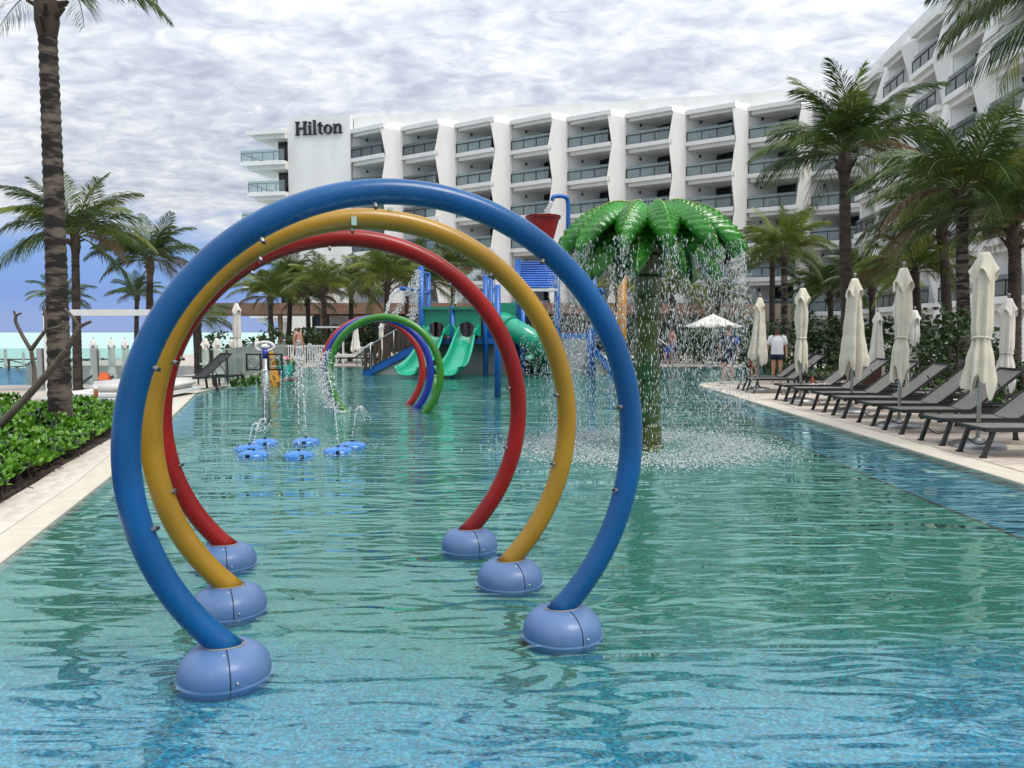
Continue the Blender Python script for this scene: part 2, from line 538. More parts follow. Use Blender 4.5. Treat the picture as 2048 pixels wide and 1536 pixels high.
# ---------------------------------------------------------------- mesh helpers
class MB:
    def __init__(self):
        self.v, self.f = [], []

    def add(self, vs, fs):
        o = len(self.v)
        self.v += [tuple(x) for x in vs]
        self.f += [tuple(i + o for i in q) for q in fs]
        return self

    def box(self, c, s, rot=None):
        x, y, z = s[0] / 2, s[1] / 2, s[2] / 2
        vs = [Vector(p) for p in ((-x, -y, -z), (x, -y, -z), (x, y, -z), (-x, y, -z), (-x, -y, z), (x, -y, z), (x, y, z), (-x, y, z))]
        if rot is not None:
            vs = [rot @ p for p in vs]
        c = Vector(c)
        return self.add([p + c for p in vs], [(3, 2, 1, 0), (4, 5, 6, 7), (0, 1, 5, 4), (1, 2, 6, 5), (2, 3, 7, 6), (3, 0, 4, 7)])

    def bar(self, a, b, w, h, up=Vector((0, 0, 1))):
        """rectangular bar from a to b"""
        a, b = Vector(a), Vector(b)
        d = (b - a).normalized()
        s = d.cross(up)
        if s.length < 1e-4:
            s = d.cross(Vector((1, 0, 0)))
        s.normalize()
        u = s.cross(d)
        vs = [p + s * (i * w / 2) + u * (j * h / 2) for p in (a, b) for i, j in ((-1, -1), (1, -1), (1, 1), (-1, 1))]
        return self.add(vs, [(0, 1, 2, 3), (7, 6, 5, 4), (0, 4, 5, 1), (1, 5, 6, 2), (2, 6, 7, 3), (3, 7, 4, 0)])

    def tube(self, pts, rad, n=10, cap=True, closed=False):
        pts = [Vector(p) for p in pts]
        if isinstance(rad, (int, float)):
            rad = [rad] * len(pts)
        vs, fs = [], []
        prev = None
        m = len(pts)
        for i, p in enumerate(pts):
            if closed:
                d = pts[(i + 1) % m] - pts[i - 1]
            else:
                d = pts[min(i + 1, m - 1)] - pts[max(i - 1, 0)]
            d.normalize()
            if prev is None:
                s = d.cross(Vector((0, 0, 1)))
                if s.length < 1e-3:
                    s = d.cross(Vector((1, 0, 0)))
            else:
                s = prev - d * prev.dot(d)
            s.normalize()
            prev = s
            u = s.cross(d)
            for k in range(n):
                a = 2 * math.pi * k / n
                vs.append(p + (s * math.cos(a) + u * math.sin(a)) * rad[i])
        for i in range(m if closed else m - 1):
            j = (i + 1) % m
            for k in range(n):
                fs.append((i * n + k, i * n + (k + 1) % n, j * n + (k + 1) % n, j * n + k))
        if cap and not closed:
            fs.append(tuple(range(n - 1, -1, -1)))
            fs.append(tuple((m - 1) * n + k for k in range(n)))
        return self.add(vs, [q[::-1] for q in fs])

    def lathe(self, prof, n=24, c=(0, 0, 0), sx=1.0, sy=1.0):
        vs, fs = [], []
        for r, z in prof:
            for k in range(n):
                a = 2 * math.pi * k / n
                vs.append((c[0] + r * sx * math.cos(a), c[1] + r * sy * math.sin(a), c[2] + z))
        for i in range(len(prof) - 1):
            for k in range(n):
                fs.append((i * n + k, i * n + (k + 1) % n, (i + 1) * n + (k + 1) % n, (i + 1) * n + k))
        return self.add(vs, fs)

    def prism(self, poly, a, b, axis=2):
        """polygon (2-D, counter-clockwise) extruded from a to b along an axis"""
        def pt(p, h):
            return (p[0], p[1], h) if axis == 2 else ((p[0], h, p[1]) if axis == 1 else (h, p[0], p[1]))
        n = len(poly)
        vs = [pt(p, a) for p in poly] + [pt(p, b) for p in poly]
        fs = [tuple(range(n - 1, -1, -1)), tuple(range(n, 2 * n))] + [(i, (i + 1) % n, n + (i + 1) % n, n + i) for i in range(n)]
        return self.add(vs, fs)

    def ball(self, c, r, n=8, m=6, s=(1, 1, 1)):
        prof = [(math.sin(math.pi * i / m) * r, -math.cos(math.pi * i / m) * r * s[2]) for i in range(m + 1)]
        return self.lathe(prof, n, c, s[0], s[1])

    def mesh(self, name, org=None, smooth=False):
        me = bpy.data.meshes.new(name)
        if org is not None:
            ox, oy, oz = org
            me.from_pydata([(x - ox, y - oy, z - oz) for x, y, z in self.v], [], self.f)
        else:
            me.from_pydata(self.v, [], self.f)
        if smooth:
            me.polygons.foreach_set('use_smooth', [True] * len(me.polygons))
        me.update()
        return me

    def build(self, name, m, parent=None, org=None, smooth=False, angle=None, at=None):
        me = self.mesh(name, org, smooth)
        if m:
            me.materials.append(M[m] if isinstance(m, str) else m)
        o = bpy.data.objects.new(name, me)
        COL.objects.link(o)
        if angle:
            me.polygons.foreach_set('use_smooth', [True] * len(me.polygons))
            sharp_by_angle(me, angle)
        if parent is not None:
            o.parent = parent
        elif org is not None:
            o.location = org
        if at is not None:
            o.location = at
        return o


def sharp_by_angle(me, ang):
    bm = bmesh.new()
    bm.from_mesh(me)
    for e in bm.edges:
        if len(e.link_faces) == 2 and e.calc_face_angle(0) > ang:
            e.smooth = False
    bm.to_mesh(me)
    bm.free()


def put(name, me, parent=None, loc=(0, 0, 0), rot=(0, 0, 0), scale=(1, 1, 1)):
    o = bpy.data.objects.new(name, me)
    COL.objects.link(o)
    o.parent = parent
    o.location, o.rotation_euler, o.scale = loc, rot, scale
    return o


def empty(name, loc, rz=0.0):
    o = bpy.data.objects.new(name, None)
    COL.objects.link(o)
    o.empty_display_size = 0.2
    o.location = loc
    o.rotation_euler = (0, 0, rz)
    return o


def tag(o, label=None, cat=None, group=None, kind=None):
    if label:
        o['label'] = label
    if cat:
        o['category'] = cat
    if group:
        o['group'] = group
    if kind:
        o['kind'] = kind
    return o


def copy_tree(o, parent=None):
    c = o.copy()
    COL.objects.link(c)
    c.parent = parent
    for ch in list(o.children):
        copy_tree(ch, c)
    return c


def struct(o, label=None):
    o['kind'] = 'structure'
    if label:
        o['label'] = label
    return o


def lerp(a, b, t):
    return a + (b - a) * t


def smooth_path(pts, n):
    """Catmull-Rom through the points"""
    pts = [Vector(p) for p in pts]
    out = []
    m = len(pts)
    for i in range(m - 1):
        p0, p1, p2, p3 = pts[max(i - 1, 0)], pts[i], pts[i + 1], pts[min(i + 2, m - 1)]
        for k in range(n):
            t = k / n
            out.append(0.5 * ((2 * p1) + (p2 - p0) * t + (2 * p0 - 5 * p1 + 4 * p2 - p3) * t * t + (3 * p1 - p0 - 3 * p2 + p3) * t ** 3))
    out.append(pts[-1])
    return out

# ================================================================ the setting: ground, sea, pool, decks
sea = MB().add([(-30000, -2000, -3.0), (30000, -2000, -3.0), (30000, 40000, -3.0), (-30000, 40000, -3.0)], [(0, 1, 2, 3)]).build('sea', 'sea')
struct(sea)
grd = MB().prism([(-62, -60), (300, -60), (300, 400), (-31, 400), (-31, 66), (-62, 60.5)], -6.0, -1.35).build('ground', 'sand')
struct(grd)

POOL = [(-0.9, -4), (-3.53, 5.21), (-4.40, 8.28), (-8.41, 20.5), (-8.65, 25), (-9.3, 33), (-9.5, 36), (14, 36), (14, 26.2),
        (8.5, 25.6), (6.7, 24.9), (5.95, 24.2), (5.66, 23.2), (5.63, 22), (5.38, 8), (5.3, -4)]
ED_R = [(4.1, -4), (4.08, 8), (4.22, 12), (4.62, 16), (5.05, 20), (5.45, 23.6)]
FLOOR = [(-0.9, -4), (-3.53, 5.21), (-4.40, 8.28), (-8.02, 20.3), (-8.2, 25), (-9.3, 33), (-9.5, 36), (14, 36), (14, 26.2), (8.5, 25.6), (6.7, 24.9), (5.95, 24.2)] + ED_R[::-1]
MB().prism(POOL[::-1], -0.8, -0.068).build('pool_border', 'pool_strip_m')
struct(bpy.data.objects['pool_border'])
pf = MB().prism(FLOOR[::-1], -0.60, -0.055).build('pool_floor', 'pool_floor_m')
struct(pf)
wat = MB().add([(x, y, 0.0) for x, y in POOL], [tuple(range(len(POOL)))[::-1]]).build('pool_water', 'pool_water_m')
struct(wat)
if wat.data.polygons[0].normal.z < 0:
    wat.data.flip_normals()


def offset_line(pts, d):
    out = []
    for i, p in enumerate(pts):
        a = Vector(pts[max(i - 1, 0)])
        b = Vector(pts[min(i + 1, len(pts) - 1)])
        t = (b - a).normalized()
        out.append((p[0] - t.y * d, p[1] + t.x * d))
    return out


LEFT = [(-0.9, -4), (-3.53, 5.21), (-4.40, 8.28), (-8.41, 20.5), (-8.65, 25), (-9.3, 33)]
# thin edge trim where the border meets the pool floor
tr = MB()
ed = ED_R
for a, b in zip(ed[:-1], ed[1:]):
    tr.bar((a[0] + 0.015, a[1], -0.062), (b[0] + 0.015, b[1], -0.062), 0.035, 0.02)
struct(tr.build('pool_border_trim', 'rail_wood'))

# decks (solid slabs standing on the ground)
GW_L, GW_R = 0.28, 0.42
L_in = offset_line(LEFT, GW_L + 0.40)
deck_l = MB().prism(LEFT + [(-9.5, 36), (-9.5, 37), (-12.6, 37), (-12.2, 24.5), (-17.5, 23), (-17.5, -4)], -1.4, -0.012).build('deck_left', 'deck_far')
struct(deck_l)
R_EDGE = [(5.3, -4), (5.38, 8), (5.63, 22), (5.66, 23.2), (5.95, 24.2), (6.7, 24.9), (8.5, 25.6), (14, 26.2)]
deck_r = MB().prism(R_EDGE + [(14, 36), (-9.5, 36), (-9.5, 37), (-12.6, 37), (-24, 38), (-24, 100), (120, 100), (120, -4)], -1.4, -0.012)
deck_r = struct(deck_r.build('deck_right', 'deck_far'))


def uv_box(name, lx, ly, lz, m):
    """slab piece, top at z = 0, with plan coordinates as its UV map and softened edges"""
    bm = bmesh.new()
    bmesh.ops.create_cube(bm, size=1.0)
    for v in bm.verts:
        v.co = Vector((v.co.x * lx, v.co.y * ly, v.co.z * lz - lz / 2))
    bmesh.ops.bevel(bm, geom=[e for e in bm.edges if abs(e.verts[0].co.z) < 1e-4 and abs(e.verts[1].co.z) < 1e-4], offset=0.006, segments=1, affect='EDGES')
    uv = bm.loops.layers.uv.new('UVMap')
    for f in bm.faces:
        for lp in f.loops:
            lp[uv].uv = (lp.vert.co.x, lp.vert.co.y)
    me = bpy.data.meshes.new(name)
    bm.to_mesh(me)
    bm.free()
    me.materials.append(M[m])
    return me


def lay_along(line, d, width, step, z, me, name, parent, y_max=99):
    """lay pieces end to end along a line, offset d outward (left of travel)"""
    off = offset_line(line, d + width / 2)
    for a, b in zip(off[:-1], off[1:]):
        a, b = Vector(a), Vector(b)
        n = max(1, round((b - a).length / step))
        ang = math.atan2(b.y - a.y, b.x - a.x)
        s = (b - a).length / n / step
        for i in range(n):
            c = a.lerp(b, (i + 0.5) / n)
            if c.y > y_max:
                continue
            put(name, me, parent, (c.x, c.y, z), (0, 0, ang), (s, 1, 1))


g_me = uv_box('grate_panel', 0.995, GW_L - 0.006, 0.10, 'grate')
c_me = uv_box('coping_stone', 0.596, 0.396, 0.08, 'stone_left')
lay_along(LEFT, 0.0, GW_L, 1.0, 0.014, g_me, 'grate_panel', deck_l)
lay_along(LEFT, GW_L, 0.40, 0.60, 0.018, c_me, 'coping_stone', deck_l)
g2_me = uv_box('grate_panel', 0.995, GW_R - 0.006, 0.10, 'grate')
R_REV = R_EDGE[::-1]
lay_along(R_REV[:], 0.0, GW_R, 1.0, 0.014, g2_me, 'grate_panel', deck_r)
# travertine pavers of the right deck
p_me = uv_box('paver', 0.604, 0.404, 0.06, 'stone')
for j in range(46):
    y = 5.2 + j * 0.41
    xe = 5.4 + 0.016 * (y - 8) + GW_R + 0.01
    for i in range(6):
        x = xe + (i + (0.5 if j % 2 else 0.0)) * 0.61 + 0.305
        if x / y > 0.72 or y > 23.2:
            continue
        put('paver', p_me, deck_r, (x, y, 0.016 + rnd.uniform(-0.0015, 0.0015)), (0, 0, rnd.choice((0, math.pi))))
    if j % 2:
        put('paver', p_me, deck_r, (xe + 0.15, y, 0.016), (0, 0, 0), (0.49, 1, 1))

# lower terrace with the second pool, to the left
lp = MB().prism([(-60, 25.5), (-13.2, 25.5), (-13.2, 59), (-60, 59)], -1.34, -1.30).build('lower_pool_floor', 'lowpool_floor')
struct(lp)
lw = MB().add([(-60, 25.5, -1.12), (-13.2, 25.5, -1.12), (-13.2, 59, -1.12), (-60, 59, -1.12)], [(0, 1, 2, 3)]).build('lower_pool_water', 'lower_water_m')
struct(lw)

# ================================================================ hotel
FL = [20.27 - 3.33 * k for k in range(6)]
BAY = 5.883


def plan_prism(poly, z0, z1):
    return MB().prism(poly, z0, z1)


# meshes shared by every bay; local x along the facade, local -y outward
slab_poly_up = [(-0.18, -0.48), (4.28, -0.36), (4.52, 0.9), (2.9, 2.42), (-0.12, 0.02)]
slab_poly_lo = [(0.06, -0.22), (4.26, -0.10), (4.5, 0.92), (2.88, 2.40), (0.05, 0.06)]
SLAB = {}
# stepped balcony slabs: 'saw' swings forward at its right end (rooms turned to the sea), 'flat' runs along the wall
for key, up_, lo_ in (('saw', [(-0.24, -0.42), (4.30, -2.32), (4.62, 0.9), (2.9, 2.42), (-0.12, 0.02)], [(0.06, -0.16), (4.32, -1.98), (4.6, 0.92), (2.88, 2.40), (0.05, 0.06)]),
                      ('flat', [(-0.2, -0.55), (4.28, -0.45), (4.52, 0.9), (2.9, 2.42), (-0.12, 0.02)], slab_poly_lo)):
    SLAB[key] = MB().prism(up_, -0.40, 0.0).prism(lo_, -0.76, -0.403).mesh('balcony')
    SLAB[key].materials.append(M['facade'])
    SLAB[key + '_canopy'] = MB().prism(up_, -0.42, 0.0).prism(lo_, -0.72, -0.423).mesh('canopy')
    SLAB[key + '_canopy'].materials.append(M['facade'])
RAIL_AT = {'saw': ((-0.12, -0.32, 0), math.atan2(-1.86, 4.40), 1.085), 'flat': ((0.0, -0.42, 0), 0.0, 1.0)}
pane_me = MB().box((0, 0, 0.64), (1.38, 0.03, 1.16)).mesh('glass_pane')
pane_me.materials.append(M['balcony_glass'])
rb = MB().box((2.12, 0.0, 0.90), (4.3, 0.06, 0.085)).box((2.12, 0.0, 0.03), (4.3, 0.05, 0.05))
for k in range(4):
    rb.box((0.02 + 1.40 * k, 0.01, 0.46), (0.065, 0.05, 0.86))
rail_me = rb.mesh('railing')
rail_me.materials.append(M['dark_metal'])
da, db_ = Vector((2.98, 2.30, 0)), Vector((4.48, 0.88, 0))
dn = Vector((-(db_ - da).y, (db_ - da).x, 0)).normalized() * -1
dd_ = (db_ - da)
dmb = MB()
q = [da + dn * 0.05, db_ + dn * 0.05]
dmb.add([q[0] + Vector((0, 0, 0.02)), q[1] + Vector((0, 0, 0.02)), q[1] + Vector((0, 0, 2.45)), q[0] + Vector((0, 0, 2.45)),
         da + Vector((0, 0, 0.02)), db_ + Vector((0, 0, 0.02)), db_ + Vector((0, 0, 2.45)), da + Vector((0, 0, 2.45))],
        [(0, 1, 2, 3), (0, 4, 5, 1), (1, 5, 6, 2), (2, 6, 7, 3), (3, 7, 4, 0)])
door_me = dmb.mesh('door')
door_me.materials.append(M['door_glass'])
fmb = MB()
for t in (0.0, 0.5, 1.0):
    p = da + dd_ * t + dn * 0.07
    fmb.bar(p, p + Vector((0, 0, 2.5)), 0.05, 0.05)
fmb.bar(da + dn * 0.07 + Vector((0, 0, 2.47)), db_ + dn * 0.07 + Vector((0, 0, 2.47)), 0.06, 0.06)
frame_me = fmb.mesh('door_frame')
frame_me.materials.append(M['dark_metal'])
lmb = MB().tube([(1.25, 0.86, 2.05), (1.25, 0.86, 2.32)], 0.10, 8)
lamp_me = lmb.mesh('wall_lamp')
lamp_me.materials.append(M['dark_metal'])
nmb = MB()
nv = [(-0.06, 0.0), (2.95, 2.46), (4.62, 0.86), (4.62, 3.2), (-0.06, 3.2)]
nmb.prism(nv, 0.0, 23.05)
niche_me = nmb.mesh('niche_wall')
niche_me.materials.append(M['facade_niche'])


def pier_mesh(phase, top, style):
    mb = MB()
    lev = [0.0] + [z - 0.2 for z in FL[::-1]] + [FL[0] + 2.65, top]
    rows = []
    for i, z in enumerate(lev):
        s = 1 if (i + phase) % 2 else -1
        if style == 'saw':
            xl, fl, fr = 4.22 - 0.20 * s, -2.10 - 0.22 * s, -0.12
        else:
            xl, fl, fr = 4.24 - 0.18 * s, -0.30 - 0.34 * s, -0.02
        if i == len(lev) - 1:
            fl, fr = fl * 0.4, 0.3
        rows.append([(4.55, 1.6, z), (xl, fl, z), (xl + 0.035, fl - 0.01, z), (BAY - 0.03, fr, z), (BAY - 0.02, 0.6, z)])
    vs = [p for r in rows for p in r]
    fs = []
    for i in range(len(rows) - 1):
        for k in range(4):
            a = i * 5 + k
            fs.append((a, a + 1, a + 6, a + 5))
    fs.append(tuple(range((len(rows) - 1) * 5, len(rows) * 5)))
    me = mb.add(vs, fs).mesh('pier')
    me.materials.append(M['facade'])
    return me


pier_me = {st: [pier_mesh(0, 23.8, st), pier_mesh(1, 23.8, st)] for st in ('saw', 'flat')}


ORD = ['first', 'second', 'third', 'fourth', 'fifth', 'sixth', 'seventh', 'eighth', 'ninth']


def facade(root, bays, ph, bay_of, furnished, style):
    r_loc, r_ang, r_sc = RAIL_AT[style]
    for b in range(bays):
        x = b * BAY
        put('niche_wall', niche_me, root, (x, 0, 0))
        put('pier', pier_me[style][(b + ph) % 2], root, (x, 0, 0))
        put('canopy', SLAB[style + '_canopy'], root, (x, 0, FL[0] + 3.06))
        for k, z in enumerate(FL):
            o = put('balcony', SLAB[style], root, (x, 0, z))
            put('railing', rail_me, o, r_loc, (0, 0, r_ang), (r_sc, 1, 1))
            for i in range(3):
                w_ = (0.72 + 1.40 * i) * r_sc
                put('glass_pane', pane_me, o, (r_loc[0] + math.cos(r_ang) * w_ - math.sin(r_ang) * 0.045, r_loc[1] + math.sin(r_ang) * w_ + math.cos(r_ang) * 0.045, 0), (0, 0, r_ang), (r_sc, 1, 1))
            d = put('door', door_me, root, (x, 0, z))
            put('door_frame', frame_me, d)
            put('wall_lamp', lamp_me, root, (x, 0, z))
            # a chair and a low table on the balcony
            if furnished and k < 4 and (b * 7 + k * 3) % 5 < 3:
                c = root.matrix_basis @ Vector((x + 2.4 + 0.3 * ((b + k) % 3), 0.25, z))
                ch = put('balcony_chair', chair_me, None, c, (0, 0, root.rotation_euler.z + 0.6 * ((b + k) % 4)))
                tag(ch, 'dark chair on balcony %s from the top, %s bay %s' % (ORD[k], ORD[b], bay_of), 'chair', 'chairs on the hotel balconies')


cb = MB().box((0, 0, 0.36), (0.7, 0.7, 0.10)).box((0, 0.3, 0.62), (0.7, 0.08, 0.45)).box((-0.33, 0, 0.5), (0.05, 0.6, 0.05)).box((0.33, 0, 0.5), (0.05, 0.6, 0.05))
for sx in (-1, 1):
    for sy in (-1, 1):
        cb.box((0.31 * sx, 0.31 * sy, 0.16), (0.05, 0.05, 0.32))
chair_me = cb.mesh('balcony_chair')
chair_me.materials.append(M['dark_metal'])

RZ_A = math.atan2(-1.209, 5.757)
hotel = empty('hotel_building', (-17.18, 84.69, 0), RZ_A)
tag(hotel, 'long white hotel block with stacked balconies and the dark name sign, facing the pool', 'building')
bpy.context.view_layer.update()
facade(hotel, 9, 0, 'from the name sign', True, 'saw')
LEN_A = 9 * BAY
MB().box((LEN_A / 2, 9.2, 12.05), (LEN_A, 12.0, 24.1)).build('wall', 'facade', hotel)
MB().box((LEN_A / 2 + 0.1, 0.75, 23.95), (LEN_A + 0.2, 0.9, 1.75)).build('parapet', 'facade', hotel)
sb = MB().box((-3.75, 4.3, 12.48), (7.3, 9.6, 24.95)).build('sign_wall', 'facade', hotel)
gb = MB()
for i in range(11):
    gb.box((-5.6 + i * 0.36, -0.502, 14.5), (0.03, 0.012, 16.0))
gb.build('wall_groove', 'facade', sb)
for z in (16.6, 13.3, 10.0, 6.6):
    MB().box((-3.75, -0.502, z), (7.28, 0.010, 0.05)).build('wall_joint', 'facade_soffit', sb)
MB().box((-8.3, 6.2, 12.1), (1.78, 11.0, 24.2)).build('stair_wall', 'facade', hotel)
for k, z in enumerate([FL[0] + 3.30] + FL):
    x0 = -11.9 if k % 2 == 0 else -12.7
    sl = MB().prism([(x0, -1.4), (-7.42, -1.4), (-7.42, 4.0), (x0 + 0.5, 4.0)], -0.42, 0.0).prism([(x0 + 0.7, -1.0), (-7.42, -1.0), (-7.42, 3.8), (x0 + 1.0, 3.8)], -0.85, -0.423)
    o = sl.build('balcony' if k else 'canopy', 'facade', hotel)
    o.location = (0, 0, z)
    if not k:
        continue
    rm = MB().box(((x0 - 7.4) / 2 + 0.1, -1.3, 0.93), (-7.4 - x0, 0.07, 0.07)).bar((x0 + 0.12, -1.3, 0.93), (x0 + 0.55, 3.9, 0.93), 0.07, 0.07)
    for i in range(5):
        rm.box((x0 + 0.12 + i * (-7.5 - x0) / 4, -1.3, 0.46), (0.06, 0.06, 0.92))
    for i in range(1, 3):
        rm.box((x0 + 0.12 + 0.2 * i, -1.3 + 2.4 * i, 0.46), (0.06, 0.06, 0.92))
    rm.build('railing', 'dark_metal', o)
    for i in range(3):
        w = (-7.5 - x0) / 3
        MB().box((x0 + 0.12 + (i + 0.5) * w, -1.35, 0.64), (w - 0.05, 0.03, 1.15)).build('glass_pane', 'balcony_glass', o)
    d = MB().box((-8.35, 0.66, z + 1.22), (1.5, 0.06, 2.4)).build('door', 'door_glass', hotel)
    fm = MB()
    for xx in (-9.1, -8.35, -7.6):
        fm.box((xx, 0.62, z + 1.22), (0.07, 0.07, 2.44))
    fm.build('door_frame', 'dark_metal', d)


# letters of the sign, built from strokes (cap height 1.44 m)
def glyph(rects, polys=()):
    mb = MB()
    for (x0, x1, z0, z1) in rects:
        mb.box(((x0 + x1) / 2, -0.12, (z0 + z1) / 2), (x1 - x0, 0.20, z1 - z0))
    for poly in polys:
        mb.prism(poly, -0.22, -0.02, axis=1)
    return mb


def ring_glyph(mb, cx, cz, ro_x, ro_z, ri_x, ri_z, n=28):
    vs, fs = [], []
    for k in range(n):
        a = 2 * math.pi * k / n
        for rx, rz_ in ((ro_x, ro_z), (ri_x, ri_z)):
            for y in (-0.22, -0.02):
                vs.append((cx + rx * math.cos(a), y, cz + rz_ * math.sin(a)))
    for k in range(n):
        a, b = 4 * k, 4 * ((k + 1) % n)
        fs += [(a, b, b + 2, a + 2), (a + 1, a + 3, b + 3, b + 1), (a, a + 1, b + 1, b), (a + 2, b + 2, b + 3, a + 3)]
    mb.add(vs, fs)
    return mb


S = 0.22
gH = glyph([(0.12, 0.12 + 0.27, 0, 1.44), (1.0, 1.27, 0, 1.44), (0.385, 1.005, 0.64, 0.80), (0, 0.52, 0, 0.10), (0.87, 1.40, 0, 0.10), (0, 0.52, 1.34, 1.441), (0.87, 1.40, 1.34, 1.441)])
gi = glyph([(0.10, 0.34, 0, 0.98), (0, 0.46, 0, 0.09), (0.0, 0.2, 0.89, 0.985)])
ring_glyph(gi, 0.22, 1.25, 0.155, 0.155, 0.01, 0.01, 14)
gl_ = glyph([(0.10, 0.34, 0, 1.50), (0, 0.46, 0, 0.09), (0.0, 0.2, 1.40, 1.505)])
gt = glyph([(0.15, 0.39, 0.16, 1.20), (0.0, 0.62, 0.86, 0.97)], [[(0.15, 0.17), (0.24, 0.02), (0.42, -0.02), (0.62, 0.05), (0.62, 0.15), (0.46, 0.11), (0.39, 0.2)], [(0.0, 0.965), (0.39, 0.965), (0.39, 1.26), (0.30, 1.26)]])
go = ring_glyph(MB(), 0.5, 0.48, 0.50, 0.52, 0.25, 0.40)
gn = glyph([(0.12, 0.36, 0, 0.98), (0.72, 0.96, 0, 0.68), (0, 0.48, 0, 0.09), (0.60, 1.08, 0, 0.09), (0.0, 0.2, 0.89, 0.985)],
           [[(0.36, 0.74), (0.50, 0.84), (0.62, 0.84), (0.72, 0.74), (0.72, 0.66), (0.96, 0.66), (0.95, 0.80), (0.86, 0.96), (0.70, 1.02), (0.52, 0.98), (0.36, 0.86)]])
for g, x in ((gH, -6.42), (gi, -4.92), (gl_, -4.36), (gt, -3.80), (go, -3.10), (gn, -2.02)):
    o = g.build('sign_letter', 'sign_black', hotel)
    o.location = (x + 0.0, -0.50, 23.0)
    o.scale = (1.0, 1, 1.0)

wing = empty('hotel_wing', (30.95, 69.0, 0), R(-97))
tag(wing, 'white hotel wing on the right rising past the frame, folded piers and slanting balconies', 'building')
facade(wing, 5, 1, '', False, 'flat')
LEN_B = 5 * BAY
MB().box((LEN_B / 2, 9.2, 12.05), (LEN_B, 12.0, 24.1)).build('wall', 'facade', wing)
MB().box((LEN_B / 2 + 0.1, 0.75, 23.95), (LEN_B + 0.2, 0.9, 1.50)).build('parapet', 'facade', wing)
MB().box((-0.2, 8.0, 12.1), (0.5, 16.0, 24.2)).build('end_wall', 'facade', wing)

# low pavilion with the brown fascia in front of the hotel
pav = empty('pavilion', (0, 62, 0))
tag(pav, 'low pavilion with brown fascia and dark glazing in front of the hotel', 'building')
MB().box((-4.3, 4.0, 3.52), (45, 9.0, 0.86)).build('roof', 'brown_clad', pav)
MB().box((17.0, 5.0, 3.2), (12, 8.0, 1.5)).build('stone_fascia', 'podium_wall', pav)
MB().box((2.0, 8.0, 1.5), (40, 1.0, 3.1)).build('wall', 'interior_dark', pav)
for i in range(14):
    x = -25.5 + i * 3.4
    MB().box((x, 0.3, 1.54), (0.30, 0.30, 3.1)).build('column', 'brown_clad', pav)
for i in range(11):
    x = -16.6 + i * 3.4
    w = MB().box((x + 1.7, 2.5, 1.5), (3.0, 0.05, 2.95)).build('window', 'window_glass', pav)
    fm = MB()
    for xx in (0.15, 1.2, 2.2, 3.25):
        fm.box((x + xx, 2.46, 1.5), (0.09, 0.09, 3.0))
    fm.box((x + 1.7, 2.46, 2.2), (3.1, 0.08, 0.08))
    fm.build('window_frame', 'dark_metal', w)
MB().box((-13.5, 2.3, 1.5), (3.4, 0.2, 3.0)).build('wall_panel', 'grey_paint', pav)

# ================================================================ big spray arches
ARC_R, ARC_T = 1.248, 0.062


def arch(name, cx, cy, ang, zc, color, label, cat, group, R_=ARC_R, r=ARC_T, domes=True, z_foot=0.09, nozz=(), segs=96):
    root = empty(name, (cx, cy, 0), ang)
    tag(root, label, cat, group)
    a0 = -math.asin((zc - z_foot) / R_)
    pts = [(R_ * math.cos(a), 0, zc + R_ * math.sin(a)) for a in (lerp(a0, math.pi - a0, i / segs) for i in range(segs + 1))]
    MB().tube(pts, r, 28).build('arch_tube', color, root, smooth=True)
    if domes:
        zt_ = 0.124
        ac = math.asin((zc - zt_) / R_)
        half = R_ * math.cos(ac)
        ell = r / math.cos(ac) * 1.02
        for s in (1, -1):
            cx_d = half * s
            prof = [(0.200, -0.058), (0.222, -0.028), (0.224, -0.014), (0.212, -0.008)]
            for i in range(15):
                a = math.pi / 2 * i / 14
                prof.append((0.075 + 0.137 * math.cos(a), 0.002 + zt_ * math.sin(a) ** 0.92))
            prof += [(0.0, zt_ + 0.002)]
            d = MB().lathe(prof, 40, (cx_d, 0, 0)).build('base_dome', 'dome_blue', root, angle=R(50))
            sm = MB()
            for az in (R(-80), R(100)):
                line = [(cx_d + (rr + 0.0006) * math.cos(az), (rr + 0.0006) * math.sin(az), z + 0.0004) for rr, z in prof[3:-1]]
                sm.tube(line, 0.0030, 5)
            sm.build('seam', 'seam', d)
            for az, (rr, z) in ((R(-88), (0.118, zt_ - 0.008)), (R(-72), (0.213, 0.018)), (R(95), (0.115, zt_ - 0.008))):
                MB().ball((cx_d + rr * math.cos(az), rr * math.sin(az), z), 0.0075, 8, 6).build('bolt', 'steel', d, smooth=True)
            MB().lathe([(0.985, -0.004), (1.05, 0.004), (1.04, 0.009), (0.98, 0.010)], 32, (cx_d, 0, zt_ - 0.003), ell, r * 1.02).build('collar', 'collar_grey', d, smooth=True)
    for a in nozz:
        c, s_ = math.cos(a), math.sin(a)
        p0 = Vector(((R_ - r + 0.01) * c, -0.02, zc + (R_ - r + 0.01) * s_))
        p1 = Vector(((R_ - r - 0.016) * c, -0.03, zc + (R_ - r - 0.016) * s_))
        n_ = MB().tube([p0, p1], 0.012, 10).build('nozzle', 'steel_dull', root, smooth=False)
        MB().tube([p1, p1.lerp(p0, -0.35)], 0.008, 8).build('nozzle_tip', 'dark_metal', n_)
    return root


